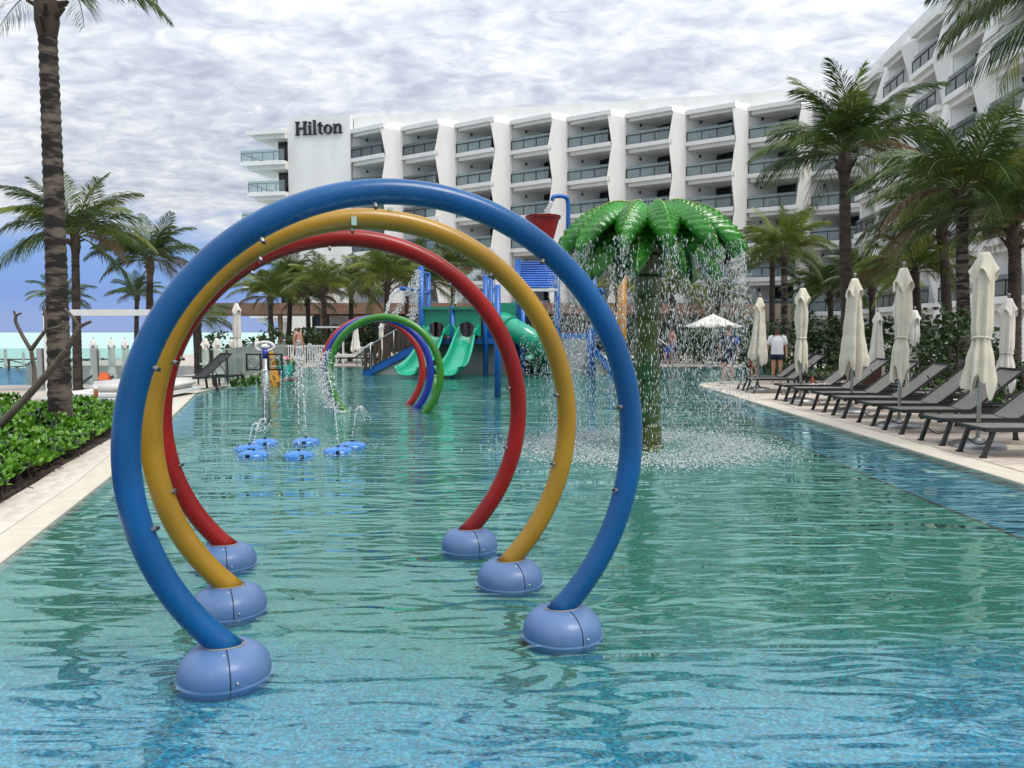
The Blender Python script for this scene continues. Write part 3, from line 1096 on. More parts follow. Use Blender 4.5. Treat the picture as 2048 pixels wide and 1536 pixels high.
ANG1 = math.atan2(0.51, 1.68)
NZ = (R(160), R(123), R(96), R(52), R(8), R(-14), R(196))
arch('spray_arch', -0.545, 3.80, ANG1, 1.035, 'blue_paint', 'large glossy blue spray arch, nearest of the row, standing on two blue domes', 'spray arch', 'large spray arches in the pool', nozz=NZ)
ya = arch('spray_arch', -0.835, 4.66, ANG1, 1.03, 'yellow_paint', 'large yellow spray arch between the blue and the red one', 'spray arch', 'large spray arches in the pool', nozz=NZ)
for (px, w, h) in ((-0.115, 0.030, 0.05), (0.10, 0.035, 0.012)):
    a = math.acos(px / ARC_R)
    MB().box((px, -ARC_T - 0.001 + (0.03 if h < 0.02 else 0), 1.03 + ARC_R * math.sin(a) - 0.02 + (0.085 if h < 0.02 else 0)), (w, 0.01, h)).build('tape_patch', 'tape', ya)
arch('spray_arch', -1.165, 5.50, math.atan2(0.40, 1.64), 1.02, 'red_paint', 'large red spray arch, farthest of the big row', 'spray arch', 'large spray arches in the pool', nozz=NZ)

# small arches farther out
for (cx, cy, colr, cn, pos) in ((-2.61, 15.75, 'green_paint', 'green', 'nearest of the three beside the slides'), (-2.90, 16.6, 'small_blue', 'blue', 'between the green and red ones, by the slides'), (-3.17, 17.45, 'small_red', 'red', 'behind the small blue one, by the slides')):
    arch('small_spray_arch', cx, cy, R(-4), 0.76, colr, 'small thin ' + cn + ' spray arch, ' + pos, 'spray arch', 'small spray arches by the slides', R_=1.15, r=0.076, domes=False, z_foot=-0.25, nozz=(R(150), R(100), R(40)))

# ================================================================ water: droplets, jets, foam
OCT_F = [(0, 2, 4), (2, 1, 4), (1, 3, 4), (3, 0, 4), (2, 0, 5), (1, 2, 5), (3, 1, 5), (0, 3, 5)]


def drop(mb, p, s, e=1.0):
    x, y, z = p
    mb.add([(x + s, y, z), (x - s, y, z), (x, y + s, z), (x, y - s, z), (x, y, z + s * e), (x, y, z - s * e)], OCT_F)


MX, MY = 1.88, 10.74
UP_A = [R(-90) + 2 * math.pi * k / 13 + 0.05 for k in range(13)]
dm = MB()
for i in range(15000):
    fall = rnd.random()
    a = rnd.choice(UP_A) + rnd.gauss(0, 0.05 + 0.14 * fall)
    r = 1.20 + 0.10 * fall + rnd.gauss(0, 0.05 + 0.10 * fall)
    if rnd.random() < 0.22:
        a = rnd.uniform(0, 2 * math.pi)
        r = rnd.uniform(0.3, 1.5)
    z = 2.78 - 2.78 * fall ** 1.15
    drop(dm, (MX + r * math.cos(a), MY + r * math.sin(a), z), rnd.uniform(0.0020, 0.0046) * (1.5 if rnd.random() < 0.06 else 1), rnd.uniform(2.5, 11.0))
# streams still joined together just below the leaf tips
for a in UP_A:
    for j in range(rnd.randint(1, 3)):
        aa = a + rnd.gauss(0, 0.05)
        r = 1.26 + rnd.gauss(0, 0.03)
        z = 2.74
        while z > 1.6 and rnd.random() < 0.985:
            dz = rnd.uniform(0.008, 0.05) * (1.6 if z < 2.3 else 0.8)
            w_ = 0.006 + 0.03 * (2.74 - z)
            drop(dm, (MX + r * math.cos(aa) + rnd.gauss(0, w_), MY + r * math.sin(aa) + rnd.gauss(0, w_), z), rnd.uniform(0.003, 0.009), rnd.uniform(1.5, 5.0))
            z -= dz
            r += 0.003
# water running over the leaves
for i in range(420):
    a = rnd.uniform(0, 2 * math.pi)
    s = rnd.random() ** 0.6
    r = 0.25 + 1.0 * s
    z = 3.37 - 0.66 * s ** 2.6
    drop(dm, (MX + r * math.cos(a), MY + r * math.sin(a), z), rnd.uniform(0.004, 0.010), 0.8)
tag(dm.build('falling_water', 'drop', org=(MX, MY, 0), smooth=True), 'curtain of falling water drops around the green palm fountain', 'water drops', kind='stuff')

fm_ = MB()
for i in range(11000):
    a = rnd.uniform(0, 2 * math.pi)
    r = abs(rnd.gauss(1.30, 0.36))
    drop(fm_, (MX + r * math.cos(a) * 1.05, MY + r * math.sin(a), rnd.uniform(0, 0.012) + (abs(rnd.gauss(0, 0.05)) if rnd.random() < 0.35 else 0)), rnd.uniform(0.005, 0.017), rnd.uniform(0.35, 0.8))
tag(fm_.build('splash_foam', 'foam', org=(MX, MY, 0), smooth=True), 'white splash foam ring on the water under the palm fountain', 'foam', kind='stuff')

# flower of seven blue spray mounds with jets
mounds = [(530, 886), (507, 910), (499, 898), (598, 911), (612, 884), (676, 903), (704, 892)]
mlab = ['left of the rear pair', 'front left, closest to the red arch', 'leftmost of the ring', 'front middle of the ring', 'rear middle of the ring', 'front right of the ring', 'rightmost of the ring']
mm = MB().lathe([(0.19, -0.058), (0.205, -0.01), (0.195, 0.016), (0.16, 0.042), (0.10, 0.058), (0.03, 0.064), (0.0, 0.064)], 28).mesh('mound', smooth=True)
mm.materials.append(M['mound_blue'])
nm = MB().tube([(0, 0, 0.06), (0, 0, 0.085)], 0.018, 10).mesh('nozzle')
nm.materials.append(M['dark_metal'])
sm_ = MB().box((0.0, -0.200, 0.02), (0.05, 0.02, 0.03), Matrix.Rotation(R(25), 3, 'X')).mesh('notch')
sm_.materials.append(M['seam'])
jets = MB()
mpos = []
for (px, py), lb in zip(mounds, mlab):
    g = G(px, py, 0)
    g.z = 0
    mpos.append(g)
    e = empty('spray_mound', g, rnd.uniform(-0.5, 0.5))
    e.scale = (1.0, 1.0, 1.0)
    tag(e, 'low blue spray mound in the water, ' + lb, 'spray mound', 'ring of blue spray mounds')
    put('mound', mm, e)
    put('nozzle', nm, e)
    put('notch', sm_, e)


def jet(mb, p, top, vx, vy, n, s0=0.006, s1=0.011, down=True):
    """ballistic stream of drops leaving p upwards"""
    for i in range(n):
        t = rnd.random() ** 0.8
        u = t * (1.0 if not down else 1.7)
        z = p[2] + top * (2 * u - u * u)
        if z < 0:
            continue
        w = 0.004 + 0.03 * max(0, u - 0.6)
        drop(mb, (p[0] + vx * u + rnd.gauss(0, w), p[1] + vy * u + rnd.gauss(0, w), z), rnd.uniform(s0, s1), 2.4 if u < 0.7 else 1.2)


for g, (top, vx, vy) in zip(mpos, [(0.95, 0.02, 0.0), (0.35, 0.1, 0.1), (0.25, 0.1, 0.0), (1.30, 0.01, 0.05), (1.15, -0.08, 0.0), (0.95, -0.15, 0.05), (0.45, 0.12, 0.0)]):
    jet(jets, (g.x, g.y, 0.11), top, vx, vy, int(150 * top + 40))
for i in range(700):
    g = rnd.choice(mpos)
    drop(jets, (g.x + rnd.gauss(0, 0.35), g.y + rnd.gauss(0, 0.35), abs(rnd.gauss(0, 0.02))), rnd.uniform(0.004, 0.010), 0.8)
for i in range(420):
    drop(jets, (rnd.uniform(-4.2, -2.2), rnd.uniform(10.4, 11.6), abs(rnd.gauss(0.3, 0.5))), rnd.uniform(0.003, 0.007), 1.3)
tag(jets.build('fountain_jets', 'drop', org=(-2.9, 10.6, 0), smooth=True), 'thin jets of water rising from the ring of blue mounds', 'water jets', kind='stuff')

spray = MB()
for i in range(1500):                       # spray running down the left legs of the small arches
    k = rnd.randrange(3)
    cx, cy = ((-2.61, 15.75), (-2.90, 16.6), (-3.17, 17.45))[k]
    a = R(rnd.uniform(158, 228))
    drop(spray, (cx + 1.16 * math.cos(a) + rnd.gauss(0, 0.10), cy - rnd.uniform(0.05, 0.35), max(0.0, 0.76 + 1.16 * math.sin(a) + rnd.gauss(0, 0.06))), rnd.uniform(0.005, 0.014) if rnd.random() < 0.9 else 0.022, rnd.uniform(0.8, 1.6))
for (px, h) in ((590, 0.95), (612, 0.9), (560, 0.7)):
    g = G(px, 812, 0)
    jet(spray, (g.x, g.y, 0), h * 1.5, 0.1, 0, 260, 0.006, 0.012)
tag(spray.build('spray_drops', 'drop', org=(-2.9, 16.6, 0), smooth=True), 'spray drops around the left legs of the small arches', 'water drops', kind='stuff')

# ================================================================ green palm-shaped fountain
mush = empty('palm_fountain', (MX, MY, 0))
tag(mush, 'green plastic palm tree fountain with ribbed leaves and ringed trunk', 'fountain')
pts, rad = [], []
nseg = 11
for i in range(nseg * 8 + 1):
    t = i / (nseg * 8)
    z = -0.26 + t * 3.25
    ph = (i % 8) / 8
    pts.append((0.055 * math.exp(-z * 2.2) - 0.015 + 0.02 * t, 0, z))
    rad.append(0.178 + 0.020 * (ph ** 2) - (0.022 if i % 8 == 0 else 0) - 0.012 * t + 0.04 * math.exp(-(z + 0.05) * 7))
MB().tube(pts, rad, 32).build('trunk', 'mush_trunk', mush, angle=R(40))
for k in range(nseg):
    z0 = -0.26 + 3.25 * (k + 1) / nseg
    for j in range(5):
        a = j * 2 * math.pi / 5 + k * 0.6
        r0 = 0.178
        c, s_ = math.cos(a), math.sin(a)
        w = MB()
        base = Vector((r0 * c, r0 * s_, z0 - 0.005))
        tn = Vector((-s_, c, 0))
        up = Vector((0, 0, 1))
        w.add([base - tn * 0.018 + Vector((c, s_, 0)) * 0.012, base + tn * 0.018 + Vector((c, s_, 0)) * 0.012, base + up * -0.13 + Vector((c, s_, 0)) * -0.004, base - Vector((c, s_, 0)) * 0.02], [(0, 1, 2), (0, 3, 1), (1, 3, 2), (0, 2, 3)])
        w.build('bark_wedge', 'mush_dark', mush)


def fountain_leaf(r1, z0, drop_, p_, wid, ribs):
    ns, nt = 84, 12
    vs, fs = [], []
    for i in range(ns + 1):
        s = i / ns
        r = 0.10 + (r1 - 0.10) * s
        z = z0 + 0.05 * math.sin(s * math.pi) - drop_ * s ** p_
        w = wid * max(0.0, (s + 0.10) ** 0.9 * (1 - s ** 2.6) * 1.55) + 0.012 * (1 - s)
        for j in range(nt + 1):
            t = -1 + 2 * j / nt
            ph = (s * ribs + abs(t) * 1.3) % 1.0
            e = 0.046 * (1 - abs(2 * ph - 1)) ** 0.8 * (1 - abs(t) ** 6) * min(1, 6 * s) * min(1, 8 * (1 - s))
            e2 = 0.035 * math.exp(-(t / 0.12) ** 2)
            serr = 1 + 0.05 * math.sin(s * ribs * 2 * math.pi)
            # lift along the leaf's own normal (outward and up)
            sl = -drop_ * p_ * max(s, 0.01) ** (p_ - 1) / (r1 - 0.10)
            nl = math.hypot(1, sl)
            lift = e + e2 - 0.13 * wid / 0.26 * t * t
            vs.append((r + lift * (-sl) / nl, t * w * serr, z + lift / nl))
    for i in range(ns):
        for j in range(nt):
            a = i * (nt + 1) + j
            fs.append((a, a + nt + 1, a + nt + 2, a + 1))
    me = MB().add(vs, fs).mesh('leaf', smooth=True)
    me.materials.append(M['leaf_green'])
    rb_ = MB()
    line = []
    for i in range(30):
        s = 0.04 + 0.92 * i / 29
        line.append((0.10 + (r1 - 0.10) * s + 0.012, 0, z0 + 0.05 * math.sin(s * math.pi) - drop_ * s ** p_ + 0.062))
    rb_.tube(line, [lerp(0.013, 0.004, i / 29) for i in range(30)], 6)
    rm_ = rb_.mesh('midrib', smooth=True)
    rm_.materials.append(M['leaf_rib'])
    return me, rm_


lf_u = fountain_leaf(1.31, 3.25, 0.58, 3.3, 0.285, 17)
lf_l = fountain_leaf(1.02, 3.16, 0.74, 2.2, 0.23, 12)
for k, a in enumerate(UP_A):
    o = put('leaf', lf_u[0], mush, (0, 0, 0.012 * (k % 2)), (0, 0, a), (1.0 + 0.03 * (k % 3 - 1), 1, 1))
    put('midrib', lf_u[1], o)
    o.modifiers.new('Solidify', 'SOLIDIFY').thickness = 0.02
for k in range(10):
    a = R(-72) + 2 * math.pi * k / 10
    o = put('leaf', lf_l[0], mush, (0, 0, -0.06), (0, 0, a))
    put('midrib', lf_l[1], o)
    o.modifiers.new('Solidify', 'SOLIDIFY').thickness = 0.02
MB().lathe([(0.20, 3.0), (0.24, 3.16), (0.16, 3.30), (0.0, 3.34)], 24).build('crown_cap', 'leaf_green', mush, smooth=True)

# ================================================================ post with goggle sprayers
gp = G(533, 838, 0)
gg = empty('sprayer_post', (gp.x, gp.y, 0))
tag(gg, 'dark steel sprayer post with two goggle rings and white wheel on top', 'sprayer')
MB().tube([(0, 0, -0.26), (0, 0, 1.12)], 0.075, 18).build('post', 'steel_dull', gg, smooth=True)
MB().tube([(0, 0, 1.10), (0, 0, 1.30)], 0.055, 14).build('head', 'small_blue', gg, smooth=True)
wh = MB().tube([(0.165 * math.cos(a), 0.0, 1.34 + 0.085 * math.sin(a)) for a in (2 * math.pi * i / 28 for i in range(28))], 0.026, 10, closed=True).build('wheel', 'white_paint', gg, smooth=True)
MB().ball((0, 0, 1.34), 0.07, 14, 10, (1.2, 1, 0.7)).build('wheel_hub', 'white_paint', wh, smooth=True)
for s in (-1, 1):
    fr_ = MB()
    for (a, b) in (((0.08, 1.20), (0.36, 1.20)), ((0.08, 0.92), (0.36, 0.92)), ((0.36, 0.905), (0.36, 1.215)), ((0.08, 0.905), (0.08, 1.215))):
        fr_.bar((a[0] * s * 0.9, -0.05, a[1]), (b[0] * s * 0.9, -0.05, b[1]), 0.028, 0.028)
    f0 = fr_.build('goggle_frame', 'dark_metal', gg)
    MB().tube([(0.20 * s + 0.09 * math.cos(a), -0.07, 1.05 + 0.09 * math.sin(a)) for a in (2 * math.pi * i / 24 for i in range(24))], 0.016, 8, closed=True).build('goggle_ring', 'steel_dull', f0, smooth=True)

# ================================================================ water play structure with slides
PY = 29.5
play = empty('water_play_structure', (0, PY, 0))
tag(play, 'blue and green water play tower with two open slides, tube slide, stairs and red bucket', 'play structure')
OG = Vector((0, PY, 0))


def pl(mb, name, m, parent=None, smooth=False, angle=None):
    return mb.build(name, m, parent or play, org=OG, smooth=smooth, angle=angle)


def post(px, y0, y1, Y, r=0.10, m='struct_blue', z_bot=None):
    a, b = P(px, y0, Y), P(px, y1, Y)
    a.x = b.x = (a.x + b.x) / 2
    if z_bot is not None:
        b.z = z_bot
    a.y = b.y = Y
    o = pl(MB().tube([b, a], r, 14), 'post', m, smooth=True)
    pl(MB().ball(a, r * 1.02, 12, 6, (1, 1, 0.5)), 'post_cap', m, o, smooth=True)
    return o


# concrete base and stairs
w0 = P(880, 745, 30.5)
pl(MB().box((P(925, 700, 30.6).x, 31.6, 0.45), (P(1012, 700, 30.6).x - P(838, 700, 30.6).x, 2.2, 1.5)), 'base_wall', 'concrete')
st_a, st_b = P(728, 742, 29.8), P(850, 684, 29.8)
st_a.z = -0.2
tri = [(st_a.x - 0.1, -0.3), (st_b.x, -0.3), (st_b.x, st_b.z - 0.05), (st_a.x, -0.05)]
pl(MB().prism(tri, 29.85, 31.2, axis=1), 'stair_side', 'concrete')
for i in range(8):
    t = (i + 0.5) / 8
    c = Vector((lerp(st_a.x, st_b.x, t), 30.5, lerp(0.0, st_b.z, t)))
    pl(MB().box(c, (0.34, 1.3, 0.08)), 'stair_tread', 'concrete')
a_, b_2 = Vector((st_a.x, 29.76, 0.0)), Vector((st_b.x + 0.2, 29.76, st_b.z + 0.05))
pl(MB().bar(a_, b_2, 0.06, 0.28), 'stair_stringer', 'struct_blue')
for i in range(13):
    t = (i + 0.5) / 13
    x = lerp(st_a.x, st_b.x, t)
    zb = lerp(0.02, st_b.z + 0.1, t)
    o = pl(MB().box((x, 29.70, zb + 0.52), (0.13, 0.03, 0.86)), 'railing_slat', 'slat_brown')
rl = MB().tube([(st_a.x - 0.06, 29.68, -0.1), (st_a.x - 0.06, 29.68, 0.92), (st_b.x, 29.68, st_b.z + 1.12), (st_b.x + 0.12, 29.68, st_b.z + 1.2), (st_b.x + 0.2, 29.68, st_b.z + 1.05)], 0.025, 8)
for t in (0.12, 0.5, 0.9):
    x = lerp(st_a.x, st_b.x, t)
    z = lerp(0.0, st_b.z, t)
    rl.tube([(x, 29.67, z), (x, 29.67, z + 1.05)], 0.018, 8)
pl(rl, 'handrail', 'steel', smooth=True)
# platform and beams
pz = P(900, 684, 30).z
pl(MB().box((P(945, 684, 31).x, 31.2, pz), (P(1060, 684, 31).x - P(835, 684, 31).x, 2.8, 0.16)), 'platform', 'struct_blue')
pl(MB().bar(P(838, 682, 29.75), P(985, 682, 29.75), 0.12, 0.22), 'front_beam', 'struct_blue')
for i in range(16):
    px = 840 + i * 13
    a = P(px, 680, 32.4)
    pl(MB().box((a.x, 32.4, pz + 0.55), (0.11, 0.03, 0.95)), 'railing_slat', 'slat_brown')
post(843, 535, 745, 29.6, 0.115, z_bot=-0.26)
post(857, 548, 745, 30.6, 0.10, z_bot=-0.26)
post(905, 615, 745, 29.65, 0.10, z_bot=-0.26)
post(971, 553, 745, 29.6, 0.10, z_bot=-0.26)
post(982, 560, 745, 31.5, 0.10, z_bot=-0.26)
post(1036, 520, 745, 31.0, 0.12, z_bot=-0.26)
post(1114, 520, 745, 31.5, 0.12, z_bot=-0.26)
post(1180, 660, 752, 29.3, 0.10, z_bot=-0.26)
post(1046, 600, 745, 29.6, 0.09, z_bot=-0.26)
# water cannons and pipes on the left mast
cn = pl(MB().tube([P(798, 577, 29.5), P(845, 580, 29.6)], 0.075, 12), 'water_cannon', 'struct_blue', smooth=True)
pl(MB().tube([P(838, 590, 29.6), P(860, 582, 30.6)], 0.06, 10), 'cross_pipe', 'struct_blue', smooth=True)
pl(MB().tube([P(832, 542, 29.6), P(858, 548, 30.6)], 0.06, 10), 'cross_pipe', 'struct_blue', smooth=True)


def chute(name, path, w0, w1):
    vs, fs = [], []
    n = len(path)
    K = 13
    for i, p in enumerate(path):
        t = i / (n - 1)
        d = path[min(i + 1, n - 1)] - path[max(i - 1, 0)]
        d.normalize()
        s = Vector((1, 0.35, 0))
        s = (s - d * s.dot(d)).normalized()
        u = s.cross(d)
        if u.z < 0:
            u = -u
        w = lerp(w0, w1, t)
        hgt = lerp(0.42, 0.30, t)
        for k in range(K):
            x = -1 + 2 * k / (K - 1)
            ax = abs(x)
            if ax > 0.82:
                sx, sz = 1.0 + (ax - 0.82) * 0.9, 1.0 + 0.02
            else:
                sx, sz = math.sin(ax / 0.82 * math.pi / 2) ** 0.9, (1 - math.cos(ax / 0.82 * math.pi / 2)) ** 1.3
            vs.append(p + s * (math.copysign(sx, x) * w / 2) + u * (sz * hgt))
    for i in range(n - 1):
        for k in range(K - 1):
            a = i * K + k
            fs.append((a, a + 1, a + K + 1, a + K))
    o = pl(MB().add(vs, fs), name, 'slide_green', smooth=True)
    o.modifiers.new('Solidify', 'SOLIDIFY').thickness = 0.05
    return o


def slide_path(tx, ty, bx, by):
    T, B = P(tx, ty, 29.9), P(bx, by, 26.9)
    B.z = 0.02
    out = []
    for i in range(29):
        t = i / 28
        z = T.z * (1 - t) + B.z * t
        # steep middle, flat run-out with a raised lip
        e = T.z * (0.5 + 0.5 * math.cos(math.pi * min(1, t / 0.82)))
        z = max(0.07, 0.35 * z + 0.65 * e) if t < 0.9 else 0.07
        out.append(Vector((lerp(T.x, B.x, t ** 1.15), lerp(T.y, B.y, t), z)))
    return out


for (tx, bx) in ((873, 812), (933, 893)):
    chute('slide', slide_path(tx, 676, bx, 754), 0.62, 0.86)
    # entrance hood with an arched opening
    c = P(tx, 665, 29.75)
    z0, z1 = c.z - 0.05, P(tx, 618, 29.75).z
    hw, ar, n = 0.56, 0.34, 16
    vs, fs = [], []
    for y in (29.62, 29.72):
        for k in range(n + 1):
            a = math.pi * k / n
            vs.append((c.x + ar * math.cos(a), y, z0 + 0.12 + ar * math.sin(a)))
        for k in range(n + 1):
            a = math.pi * k / n
            cx_, sz_ = math.cos(a), math.sin(a)
            m_ = max(abs(cx_), abs(sz_))
            vs.append((c.x + hw * cx_ / m_ * (0.82 if sz_ / m_ > 0.9 else 1.0), y, z0 + 0.12 + (z1 - z0 - 0.12) * sz_ / m_))
    N = n + 1
    for k in range(n):
        fs += [(k, k + 1, N + k + 1, N + k), (2 * N + k, 3 * N + k, 3 * N + k + 1, 2 * N + k + 1), (k, 2 * N + k, 2 * N + k + 1, k + 1), (N + k, N + k + 1, 3 * N + k + 1, 3 * N + k)]
    h_ = pl(MB().add(vs, fs), 'slide_hood', 'hood_green')
    pl(MB().box((c.x, 29.95, z1 + 0.02), (1.06, 0.9, 0.10)), 'hood_roof', 'hood_green', h_)
    for s in (-1, 1):
        pl(MB().add([(c.x + s * hw, 29.60, z0 + 0.4), (c.x + s * (hw - 0.25), 29.1, z0 + 0.02), (c.x + s * hw, 29.60, z0 - 0.1), (c.x + s * (hw - 0.06), 29.65, z0 + 0.4), (c.x + s * (hw - 0.30), 29.13, z0 + 0.02), (c.x + s * (hw - 0.06), 29.65, z0 - 0.1)], [(0, 1, 2), (5, 4, 3), (0, 3, 4, 1), (1, 4, 5, 2), (2, 5, 3, 0)]), 'hood_wing', 'slide_green', h_)
# tube slide
tp = smooth_path([P(1000, 640, 30.2), P(1022, 655, 29.6), P(1050, 672, 29.2), P(1082, 694, 29.4), P(1092, 712, 30.4), P(1072, 722, 31.0), P(1052, 735, 30.2), P(1046, 741, 29.4)], 6)
ts = pl(MB().tube(tp, 0.42, 20, cap=False), 'tube_slide', 'slide_green', smooth=True)
for k in (6, 15, 24, 33):
    d = (tp[k + 1] - tp[k - 1]).normalized()
    pl(MB().tube([tp[k] - d * 0.035, tp[k] + d * 0.035], 0.47, 20), 'tube_flange', 'hood_green', ts, smooth=False)
c = P(1008, 628, 30.0)
pl(MB().box((c.x, 30.2, c.z + 0.05), (0.95, 0.7, 0.75)), 'tube_hood', 'hood_green')
# louvred roof
for i in range(12):
    t = i / 11
    y = lerp(524, 574, t)
    a, b = P(lerp(1034, 1028, t), y, lerp(31.6, 30.4, t)), P(1112, y, lerp(31.6, 30.4, t))
    pl(MB().bar(a, b, 0.05, 0.055, up=Vector((0, -0.5, 0.8))), 'roof_slat', 'roof_blue')
pl(MB().box((P(1070, 578, 30.5).x, 30.6, P(1070, 580, 30.5).z), (1.75, 0.5, 0.10)), 'roof_edge', 'white_paint')
pl(MB().add([P(1034, 524, 31.75), P(1112, 524, 31.75), P(1112, 576, 30.55), P(1028, 576, 30.55)], [(0, 1, 2, 3)]), 'roof_sheet', 'roof_pale')
# tipping bucket and its filling pipe
bc = P(1086, 478, 31.0)
bt = P(1087, 434, 31.0)
hh = bt.z - bc.z
bk = pl(MB().lathe([(0.0, 0.0), (0.43, 0.0), (0.66, hh), (0.72, hh), (0.72, hh + 0.03), (0.62, hh + 0.03), (0.40, 0.05), (0.0, 0.05)], 28, bc), 'tipping_bucket', 'bucket_red', angle=R(35))
pl(MB().lathe([(0.665, hh - 0.08), (0.70, hh - 0.06), (0.70, hh - 0.02), (0.665, hh)], 28, bc), 'bucket_rim', 'bucket_red', bk)
gn_ = smooth_path([P(1136, 560, 31.5), P(1136, 470, 31.5), P(1136, 408, 31.5), P(1131, 395, 31.4), P(1118, 392, 31.3), P(1107, 394, 31.2), P(1104, 402, 31.2)], 6)
pl(MB().tube(gn_, 0.085, 12), 'filling_pipe', 'struct_blue', smooth=True)
# right hand side wall and its blue stair rail
a, b = P(1127, 672, 30.2), P(1178, 748, 30.2)
pl(MB().box(((a.x + b.x) / 2, 30.4, (a.z - 0.2) / 2), (b.x - a.x, 0.4, a.z + 0.2)), 'side_wall', 'concrete')
a, b = P(1182, 690, 29.6), P(1226, 752, 29.6)
pl(MB().prism([(a.x, -0.3), (b.x, -0.3), (b.x, 0.0), (a.x, a.z - 0.1)], 29.7, 30.6, axis=1), 'stair_side', 'concrete')
pl(MB().bar((a.x, 29.66, a.z), (b.x, 29.66, 0.05), 0.06, 0.26), 'stair_stringer', 'struct_blue')
pl(MB().bar(P(1110, 672, 29.9), P(1180, 672, 29.9), 0.1, 0.2), 'front_beam', 'struct_blue')
for i in range(9):
    p = P(1120 + i * 9, 655, 31.6)
    pl(MB().box((p.x, 31.6, pz + 0.55), (0.1, 0.03, 0.95)), 'railing_slat', 'slat_brown')

# single blue pole in front of the tower
bp_ = G(995, 790, 0)
o = MB().tube([(0, 0, -0.26), (0, 0, P(995, 570, bp_.y).z)], 0.085, 18).build('spray_pole', 'struct_blue', at=(bp_.x, bp_.y, 0), smooth=True)
tag(o, 'single tall blue pole standing in the water before the play tower', 'pole')
o = MB().tube([(0, 0, -0.26), (0, 0, P(1243, 532, 24).z)], [0.15, 0.14], 20).tube([(0, 0, P(1243, 532, 24).z - 0.02), (0, 0, P(1243, 532, 24).z + 0.05)], [0.14, 0.05], 20).build('spray_pole', 'orange_paint', at=(P(1243, 700, 24).x, 24, 0), smooth=True)
tag(o, 'thick orange pole behind the palm fountain trunk', 'pole')
o = MB().tube([(0, 0, -0.26), (0, 0, P(1187, 545, 26).z)], 0.08, 14).tube([(0, 0, 3.0), (0.25, -0.1, 3.05), (0.35, -0.1, 2.85)], 0.06, 10).build('spray_pole', 'struct_blue', at=(P(1187, 700, 26).x, 26, 0), smooth=True)
tag(o, 'blue pole with a spout seen under the palm fountain leaves', 'pole')
gpz = G(955, 752, 0)
o = MB().tube([(0, 0, -0.26), (0, 0, 0.55)], 0.07, 14).ball((0, 0, 0.55), 0.07, 12, 6).build('spray_bollard', 'green_paint', at=(P(870, 700, 18).x, 18.0, 0), smooth=True)
tag(o, 'short green pole just behind the right foot of the small green arch', 'pole')

pw = MB()                                    # water thrown by the tower
for i in range(500):
    t = rnd.random()
    s = P(797, 580, 29.4)
    drop(pw, (s.x - 0.55 * t + rnd.gauss(0, 0.03), 29.4 - 0.4 * t, s.z - 1.45 * t * t + rnd.gauss(0, 0.03)), rnd.uniform(0.010, 0.028), 1.4)
for i in range(900):
    t = rnd.random()
    s = P(838, 545, 29.5)
    k = rnd.randrange(3)
    drop(pw, (s.x - (0.15, 1.0, 0.4)[k] * t + rnd.gauss(0, 0.06), 29.3 - 0.3 * t, s.z - (2.1, 1.9, 2.3)[k] * t + rnd.gauss(0, 0.06)), rnd.uniform(0.010, 0.026), 1.3)
for i in range(300):
    t = rnd.random()
    s = P(1103, 404, 31.2)
    drop(pw, (s.x - 0.28 * t + rnd.gauss(0, 0.03 + 0.04 * t), 31.1, s.z - 0.65 * t), rnd.uniform(0.012, 0.025), 2.2)
for i in range(700):
    t = rnd.random()
    s = P(960, 545, 29.5)
    drop(pw, (s.x - 0.9 * t + rnd.gauss(0, 0.1), 29.0, s.z - 0.9 * t * t - 0.3 * t + rnd.gauss(0, 0.06)), rnd.uniform(0.010, 0.022), 1.2)
for i in range(900):
    drop(pw, (rnd.uniform(P(1040, 700, 28).x, P(1180, 700, 28).x), 28.0 + rnd.uniform(-0.6, 0.6), abs(rnd.gauss(0.4, 0.9))), rnd.uniform(0.008, 0.020), 1.3)
tag(pw.build('tower_spray', 'drop', org=(-2, PY, 0), smooth=True), 'water spouting and dripping from the play tower pipes', 'water drops', kind='stuff')

